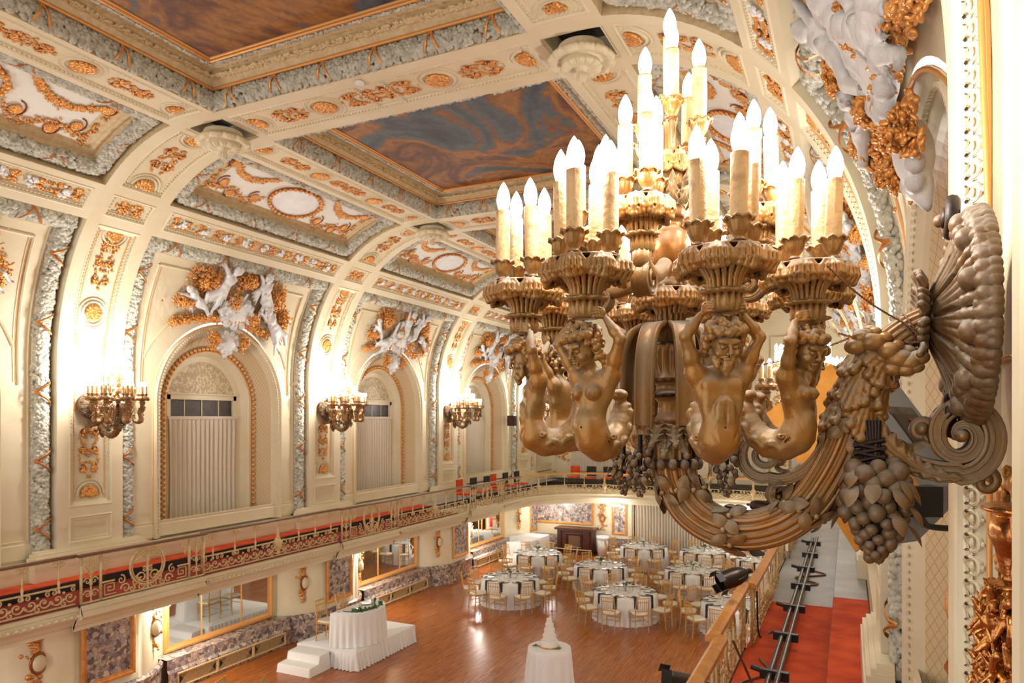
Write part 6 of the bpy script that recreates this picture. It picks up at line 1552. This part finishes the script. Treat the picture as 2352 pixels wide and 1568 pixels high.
# ---- cake table
p=atz(1262,1485,.76)
t=thing('cake_table','small round table under the wedding cake cloth','table',(p.x,p.y,0)); lathe(MB(),[(0,.755),(.43,.755),(.44,.74),(0,.735)],30).obj('table_top',M['orangewood'],t); MB().box((0,0,.38),(.05,.05,.74)).obj('pedestal',M['iron'],t,False)
cl=cloth_mb(.45,.76,14,9,flare=.12).obj('tablecloth',M['linen']); cl.location=(p.x,p.y,0); tag(cl,'white pleated cloth on the small round cake table','tablecloth')
k=thing('wedding_cake','white wedding cake of five round tiers on a gold board','cake',(p.x,p.y,.768))
lathe(MB(),[(0,0),(.215,0),(.22,.008),(.215,.016),(0,.016)],32).obj('cake_board',M['orangewood'],k)
z=.017
for j,(r,h) in enumerate(((.180,.13),(.145,.12),(.115,.12),(.088,.11),(.062,.10))):
    mb=MB(); lathe(mb,[(0,0),(r,0),(r+.004,.008),(r,.016),(r,h-.01),(r-.008,h),(0,h)],36,c=(0,0,z)); mb.obj('cake_tier',M['icing'],k,False); 
    mb=MB(); 
    for q in range(int(r*150)): a=2*PI*q/int(r*150); sphere(mb,(r*math.cos(a),r*math.sin(a),z+.008),.008,6,4)
    o=mb.obj('piped_border',M['icing'],k); o['kind']='stuff'; z+=h
rng=np.random.default_rng(6)
for (dx,dy,lab) in ((-.28,.02,'green leaf sprig on the cake cloth, left of the cake'),(.22,-.16,'green leaf sprig on the cake cloth, right of the cake')):
    s=thing('leaf_sprig',lab,'sprig',(p.x+dx*CA,p.y+dy+dx*SA,.770))
    for q in range(7):
        mb=MB(); a=rng.uniform(0,6.28); d=norm([math.cos(a),math.sin(a),.15]); n_=norm([0,0,1]-d*d[2]); leaf_small(mb,frame4((0,0,.004),np.cross(d,n_),d,n_),.10,.022); mb.obj('leaf',M['green'],s)
# ---- dais with steps, sweetheart table
def skirted(name,x0,x1,y0,y1,z1,label,cat,parent=None,seed=1,amp=.018):
    mb=MB(); P=[]; per=[(x0,y0),(x1,y0),(x1,y1),(x0,y1)]; rng=np.random.default_rng(seed)
    for a,b in zip(per,per[1:]+per[:1]):
        L=math.dist(a,b); n=max(4,int(L/.022))
        for k in range(n): f=k/n; P.append((a[0]+(b[0]-a[0])*f,a[1]+(b[1]-a[1])*f,(b[1]-a[1])/L,-(b[0]-a[0])/L,L*f))
    P=np.array(P); w_=np.sin(P[:,4]*52+np.sin(P[:,4]*9)*1.5)
    rows=[]
    cx,cy=(x0+x1)/2,(y0+y1)/2
    rows.append(np.stack([np.full(len(P),cx),np.full(len(P),cy),np.full(len(P),z1)],1))
    for f in (0,.03,.3,.7,1.0):
        o=(amp*f*(1+w_)+.004*(f>0))[:,None]; rows.append(np.column_stack([P[:,:2]+P[:,2:4]*o,np.full(len(P),z1*(1-f)+.004+.006*f)]))
    mb.grid(np.array(rows),cv=True); return mb.obj(name,M['linen'],parent)
d=skirted('dais',-5.3,-3.63,12.66,15.02,.41,'','',None,3,.045); tag(d,'white skirted dais platform below the left balcony','platform'); d.visible_shadow=True
st=MB(); 
prof=[(11.90,.004),(11.93,.17),(11.96,.185),(12.22,.20),(12.25,.35),(12.28,.365),(12.58,.385)]
st.grid(np.array([[[x,y,z] for y,z in prof] for x in np.linspace(-5.2,-4.3,6)])); 
for x,s in ((-5.2,-1),(-4.3,1)): st.add([[x,y,z] for y,z in prof]+[[x+s*.03,y+.0,.004] for y,z in prof],[[i,i+1,i+8,i+7] for i in range(6)])
tag(st.obj('draped_steps',M['linen'],None,False),'two white cloth-draped steps leading up to the dais','steps')
def halfmoon(mb,R,H,z0,nf,flare,sx=1.0):
    n=nf*8; a=np.linspace(-PI/2,PI/2,n); X=np.cos(a)*R*sx; Y=np.sin(a)*R; X=np.concatenate([X,np.zeros(20)-.0]); Y=np.concatenate([Y,np.linspace(R,-R,22)[1:-1]]); m=len(X); nx=np.concatenate([np.cos(a),-np.ones(20)]); ny=np.concatenate([np.sin(a),np.zeros(20)])
    rows=[np.stack([np.full(m,R*.3),np.zeros(m),np.full(m,H+.005)],1),np.stack([X,Y,np.full(m,H+.005)],1)]
    for f in np.linspace(0.02,1,7): w_=np.sin(np.arange(m)/8*2*PI+np.sin(np.arange(m)*.05)*2)*flare*f*.5+flare*f*.7; rows.append(np.stack([X+nx*w_,Y+ny*w_,np.full(m,H-(H-z0)*f)],1))
    mb.grid(np.array(rows),cv=True)
mb=MB(); halfmoon(mb,.78,.76,.006,16,.05,1.0); o=mb.obj('tablecloth',M['linen']); o.location=(-4.40,13.5,.415); tag(o,'white cloth on the half-round couple table on the dais','tablecloth')
t=thing('half_round_table','half-round couple table under its cloth on the dais','table',(-4.40,13.5,.415)); mb=MB(); a=np.linspace(-PI/2,PI/2,20); mb.grid(np.array([[[.76*r*math.cos(q),.76*r*math.sin(q),.75] for q in a] for r in (0.02,1)])); mb.obj('table_top',M['orangewood'],t,False)
for q in ((.6,0),(.1,.6),(.1,-.6)): mb=MB(); mb.box((q[0],q[1],.37),(.04,.04,.73)); mb.obj('leg',M['iron'],t,False)
for yy,lab in ((13.12,'nearer gold chair behind the couple table on the dais'),(13.85,'farther gold chair behind the couple table on the dais')): chair(lab,(-4.78,yy,.418),-PI/2,None)
for k,(dx,dy) in enumerate(((.25,-.38),(.22,.28))):
    pl=link('place_plate',charger,None,(-4.40+dx,13.5+dy,1.185),0); tag(pl,'white plate on the couple table, %s chair side'%('nearer' if k==0 else 'farther'),'plate'); link('plate_well',plate,pl,(0,0,.003))
for k,(dx,dy) in enumerate(((.52,-.35),(.60,0),(.15,.55),(.1,-.6))): g=link('wine_glass',gl,None,(-4.40+dx,13.5+dy,1.182)); tag(g,'clear stemmed glass on the couple table, %s'%('by the near plate','at the front of the round edge','by the far plate','added unseen at the near end')[k],'glass')
s=thing('flower_runner','run of white flowers and green leaves along the couple table edge','flowers',(-4.40,13.5,1.185)); rng=np.random.default_rng(14); mb=MB(); n=150; a=rng.uniform(-.9,1.2,n); rr=rng.normal(.60,.05,n); blobs(mb,np.stack([rr*np.cos(a),rr*np.sin(a),rng.random(n)*.06],1),rng.normal(0,1,(n,3)),rng,.035); o=mb.obj('foliage',M['green'],s); o['kind']='stuff'
for k in range(9): a=-.5+k*.18; f=MB(); sphere(f,(.6*math.cos(a)+rng.normal(0,.03),.6*math.sin(a),.06),.04,8,6); f.obj('white_flower',M['icing'],s)
# ---- far end furniture
p=atz(1321,1271,0); t=thing('mahogany_cabinet','dark mahogany bar cabinet below the large marble panel','cabinet',(p.x,YL-.45,0))
MB().box((0,0,.50),(1.5,.55,.96)).obj('body',M['mahogany'],t,False); MB().box((0,0,1.02),(1.72,.66,.08)).obj('top',M['mahogany'],t,False); MB().box((0,-.02,.05),(1.6,.62,.10)).obj('plinth',M['mahogany'],t,False)
for x in (-.62,.62): MB().box((x,-.30,.53),(.12,.06,.86)).obj('pilaster',M['mahogany'],t,False)
f=MB(); endframe(f,-.35,.35,.25,.85,-.28,.07,.04); f.obj('panel_frame',M['mahogany'],t,False); MB().box((0,-.285,.55),(.5,.01,.42)).obj('panel',M['brownrail'],t,False)
mb=MB(); seg(mb,(-.8,-.42,.22),(.8,-.42,.22),.02,8); 
mb.obj('foot_rail',M['railgold'],t)
for x in (-.7,.7): mb=MB(); seg(mb,(x,-.42,.22),(x,-.28,.22),.012,6); seg(mb,(x,-.42,.22),(x,-.42,0),.012,6); mb.obj('rail_bracket',M['railgold'],t)
p=atz(1383,1271,0); t=thing('waste_bin','grey-white plastic bin with liner beside the dark cabinet','bin',(p.x+.14,YL-.5,0)); lathe(MB(),[(0,0),(.19,0),(.25,.72),(0,.70)],20).obj('bin_body',M['china'],t); lathe(MB(),[(.25,.66),(.275,.70),(.27,.78),(.25,.79),(.24,.70)],20).obj('bin_rim',M['linen'],t)
b=skirted('draped_bench',-6.35,-5.0,26.2,27.2,.78,'','',None,5,.02); tag(b,'white draped serving table against the far left corner','table')
b=skirted('draped_bench',-5.9,-5.1,25.0,26.05,.74,'','',None,6,.02); tag(b,'lower white draped table in front of the corner one','table')
t=thing('notice_frame','small framed notice with red shape on the far left wall','notice',(-6.62,24.9,1.2)); 
MB().box((0,0,.45),(.05,.5,.9)).obj('frame',M['giltline'],t,False); MB().box((.03,0,.45),(.02,.42,.8)).obj('sheet',M['linen'],t,False); 
mb=MB(); lathe(mb,[(0,0),(.06,.0),(.06,.32),(.02,.38),(.03,.42),(0,.42)],10,c=(.08,0,.12)); mb.obj('extinguisher',pmat('red_paint',(.55,.02,.02),.4),t)
for k,(x,y) in enumerate(((-6.55,16.75),(-6.55,23.2),(-6.55,10.25),(-6.55,3.8),(6.55,3.8),(6.55,10.25),(6.55,16.75),(6.55,23.2))):  # right row and near-left one are unseen, added to brighten the lower hall
    t=thing('wall_sconce','small white wall light under the %s balcony, %s'%('left' if x<0 else 'right',('by the second mirror seen','by the third mirror seen','by the first mirror seen','added unseen at the near end','added unseen at the near end','added unseen behind the right tables','added unseen in the middle bay','added unseen at the far end')[k]),'lamp',(x,y,1.9)); lathe(MB(),[(.02,-.2),(.06,-.15),(.07,.15),(.02,.2)],12).obj('shade',M['linen'],t); MB().box((-.06,0,0),(.08,.05,.1)).obj('bracket',M['railgold'],t,False); lamp((x*.93,y,1.75),85,.12)
wb=pmat('lit_small_bulb',(1,1,1),.3,emit=(.85,.95,1),estr=9)
for k,(x,y) in enumerate(((-5.0,27.6),(-6.2,23.2),(2.5,27.6),(-2.3,27.6))):
    t=thing('bulb_cluster','cluster of lit bulbs under the balcony, %s'%('above the large marble panel','over the third mirror','right of the tall end curtain','above the narrow marble panel')[k],'lamp',(x,y,2.10))
    MB().box((0,0,.03),(.5,.08,.03)).obj('mount_bar',M['railgold'],t,False)
    for q in range(4): mb=MB(); sphere(mb,(-.2+.133*q,0,-.03),.045,8,6); mb.obj('bulb',wb,t)
    lamp((x,y-.4,1.9),38,.12)
# ---- balcony seats, far left
for k in range(10):
    t=thing('stacking_chair','red-cushioned chair on the far left balcony, %s from the corner'%['first','second','third','fourth','fifth','sixth','seventh','eighth','ninth','tenth'][k],'chair',(-5.55+.08*(k%3) if k<6 else -4.6+.75*(k-6),21.0+.85*k if k<6 else 29.0,2.585),(-PI/2) if k<6 else PI,'red chairs on the far balcony')
    MB().box((0,0,.45),(.42,.42,.06)).obj('seat',M['carpet'],t,False); MB().box((0,-.2,.72),(.42,.05,.42)).obj('backrest',M['blackfab'] if k%3 else M['carpet'],t,False)
    for sx in (-1,1):
        for sy in (-1,1): mb=MB(); seg(mb,(sx*.18,sy*.18,0),(sx*.18,sy*.18,.43),.012,5); mb.obj('leg',M['black'],t)
# ================================================================== RIGHT BALCONY EQUIPMENT
A=atz(1772,1568,2.78); B_=atz(1872,1236,2.78)
def pipe_pair():
    t=thing('lighting_truss','pair of dark steel lighting pipes lying along the red balcony carpet','truss',(A.x,A.y,2.60)); o=Vector((A.x,A.y,2.60)); a=A-o; b=B_-o; a.y-=2.0*(b.y-a.y)/(b.y-a.y); 
    dirn=(b-a).normalized(); sd=Vector((dirn.y,-dirn.x,0))
    for s,z in ((-.048,0),(.048,.02)):
        mb=MB(); seg(mb,a+sd*s+Vector((0,0,z)),b+sd*s+Vector((0,0,z)),.032,12); mb.obj('pipe',M['iron'],t)
    n=8
    for k in range(n):
        q=a+(b-a)*((k+.5)/n); mb=MB(); mb.box((q.x,q.y,q.z),(.30,.07,.10),-.1); mb.obj('clamp',M['black'],t,False)
        mb=MB(); seg(mb,(q.x,q.y,q.z),(q.x,q.y,0),.02,6); mb.obj('foot',M['black'],t)
        if k%2: mb=MB(); seg(mb,q,q+Vector((-.25,.05,.04)),.03,8); mb.obj('yoke_arm',M['black'],t)
    return t
pipe_pair()
def parcan(label,loc,rot,s=1.0):
    t=thing('stage_lamp',label,'stage lamp',loc); t.rotation_euler=rot; t.scale=(s,s,s)
    lathe(MB(),smooth_path([(.0,-.16),(.05,-.16),(.075,-.13),(.095,-.06),(.10,0),(.10,.13),(.106,.135),(.106,.15),(.095,.15),(.09,.02),(.0,.0)],40),32).obj('lamp_can',M['parcan'],t)
    for k in range(4): a=k*PI/2+.78; mb=MB(); mb.box((.118*math.cos(a),.118*math.sin(a),.17),(.10,.006,.07),a+PI/2); mb.obj('barn_door',M['black'],t,False)
    mb=MB(); tube(mb,np.array([[.115*math.cos(a),0,-.0-.16*math.sin(a)] for a in np.linspace(0,PI,14)]),.008,6); mb.obj('yoke',M['black'],t)
    mb=MB(); mb.box((0,0,-.19),(.05,.04,.07)); mb.obj('clamp',M['black'],t,False)
p=at(1582,1582,6.1); parcan('dark red-brown stage lamp cut by the bottom edge beside the handrail',p,(PI/2-.15,0,-1.25),1.25)
p=at(1683,1326,8.6); parcan('dark stage lamp clamped to the hall side of the amber handrail',p,(PI/2+.3,0,-.9),1.1)
p=at(1745,1162,20); parcan('small black stage lamp behind the rising bronze arm',p,(1.6,.2,1.2),1.6)
for k,(pts,r) in enumerate(((((5.2,9.3,2.61),(5.35,8.8,2.62),(5.1,8.3,2.62),(5.3,7.9,2.7),(5.12,7.6,3.3)),.014),(((5.5,6.2,2.61),(5.7,6.8,2.61),(5.4,7.4,2.61),(5.8,8.0,2.61)),.016),(((5.3,13.6,2.61),(5.7,13.9,2.61),(5.3,14.3,2.61),(5.8,14.8,2.61),(5.4,15.2,2.61)),.018),(((5.25,10.6,2.61),(5.1,10.2,2.63),(5.1,9.9,3.3)),.013))):
    mb=MB(); tube(mb,smooth_path(pts,40),r,8); tag(mb.obj('cable',M['black'] if k%2 else M['brownrail']),'%s cable on the right balcony, %s'%(('brown','black','brown','black')[k],('looped up to the handrail','snaking beside the pipes on red carpet','coiled on the bare grey floor','running up behind a rail post')[k]),'cable')
# loudspeaker behind the bracket arm
Tc,Rc,Lc=at(1912,838,3.45),at(2115,1120,3.30),at(1765,952,3.15)
e1=Rc-Tc; e2=Lc-Tc; e3=at(2040,852,3.85)-Tc
sp=thing('loudspeaker','tilted grey loudspeaker with amber wooden side behind the bronze arm','loudspeaker',Tc)
def obox(mb,o,a,b,c):
    v=[o+a*i+b*j+c*k for i in(0,1) for j in(0,1) for k in(0,1)]; mb.add([list(q) for q in v],[[0,1,3,2],[4,6,7,5],[0,4,5,1],[2,3,7,6],[0,2,6,4],[1,5,7,3]]); return mb
obox(MB(),Vector(),e1,e2,e3).obj('cabinet',M['grey'],sp,False)
obox(MB(),e3*-.02-e1*.01,e1*1.02,e2*1.0,e3*.03).obj('wooden_side',M['orangewood'],sp,False)
en2=e2.normalized(); obox(MB(),e1*.42+e3*.42-en2*.012,e1*.24,en2*.02,e3*.45).obj('input_plate',M['black'],sp,False)
obox(MB(),e1*.35+e3*.40-en2*.006,e1*.07,en2*.02,e3*.5).obj('label_plate',M['iron'],sp,False)
for s in (-1,1):
    mb=MB(); q=e1*.50+e3*.66-en2*.02; d=(e1.normalized()*s+e3.normalized())*.018; seg(mb,q-d,q+d,.004,5); mb.obj('red_cross_mark',pmat('red_mark',(.7,.03,.02),.5),sp)
a=at(2080,1120,3.3); b=at(2120,1160,3.3); mb=MB(); o=Vector(Tc)
mb.box(tuple(at(2098,1148,3.3)-o),(.16,.14,.12),.4,None); mb.obj('mount_block',M['black'],sp,False)
wallp=Vector((6.60,3.4,at(2175,1210,3.4).z)); mb=MB(); tube(mb,smooth_path([list(at(2112,1168,3.3)-o),list(at(2122,1198,3.33)-o),list(at(2150,1211,3.36)-o),list(wallp+Vector((.1,0,0))-o)],24),.013,10); mb.obj('wall_arm',M['black'],sp)
# small black box speaker on left wall
p=atx(1176,966,-6.3); t=thing('box_speaker','small black box speaker on the left wall at the far end','loudspeaker',p); MB().box((0,0,0),(.3,.28,.42)).obj('cabinet',M['black'],t,False); MB().box((.0,-.15,0),(.24,.03,.36)).obj('grille_cloth',M['mahogany'],t,False); MB().box((-.17,0,0),(.08,.08,.08)).obj('bracket',M['black'],t,False)

d=thing('smoke_detector','small white disc detector on the flat edge of the first cross beam','detector',at(826,199,8.05)); d.location.z=10.285
lathe(MB(),[(0,-.03),(.05,-.028),(.065,-.01),(.065,.02),(0,.02)],20).obj('detector_cap',M['china'],d)
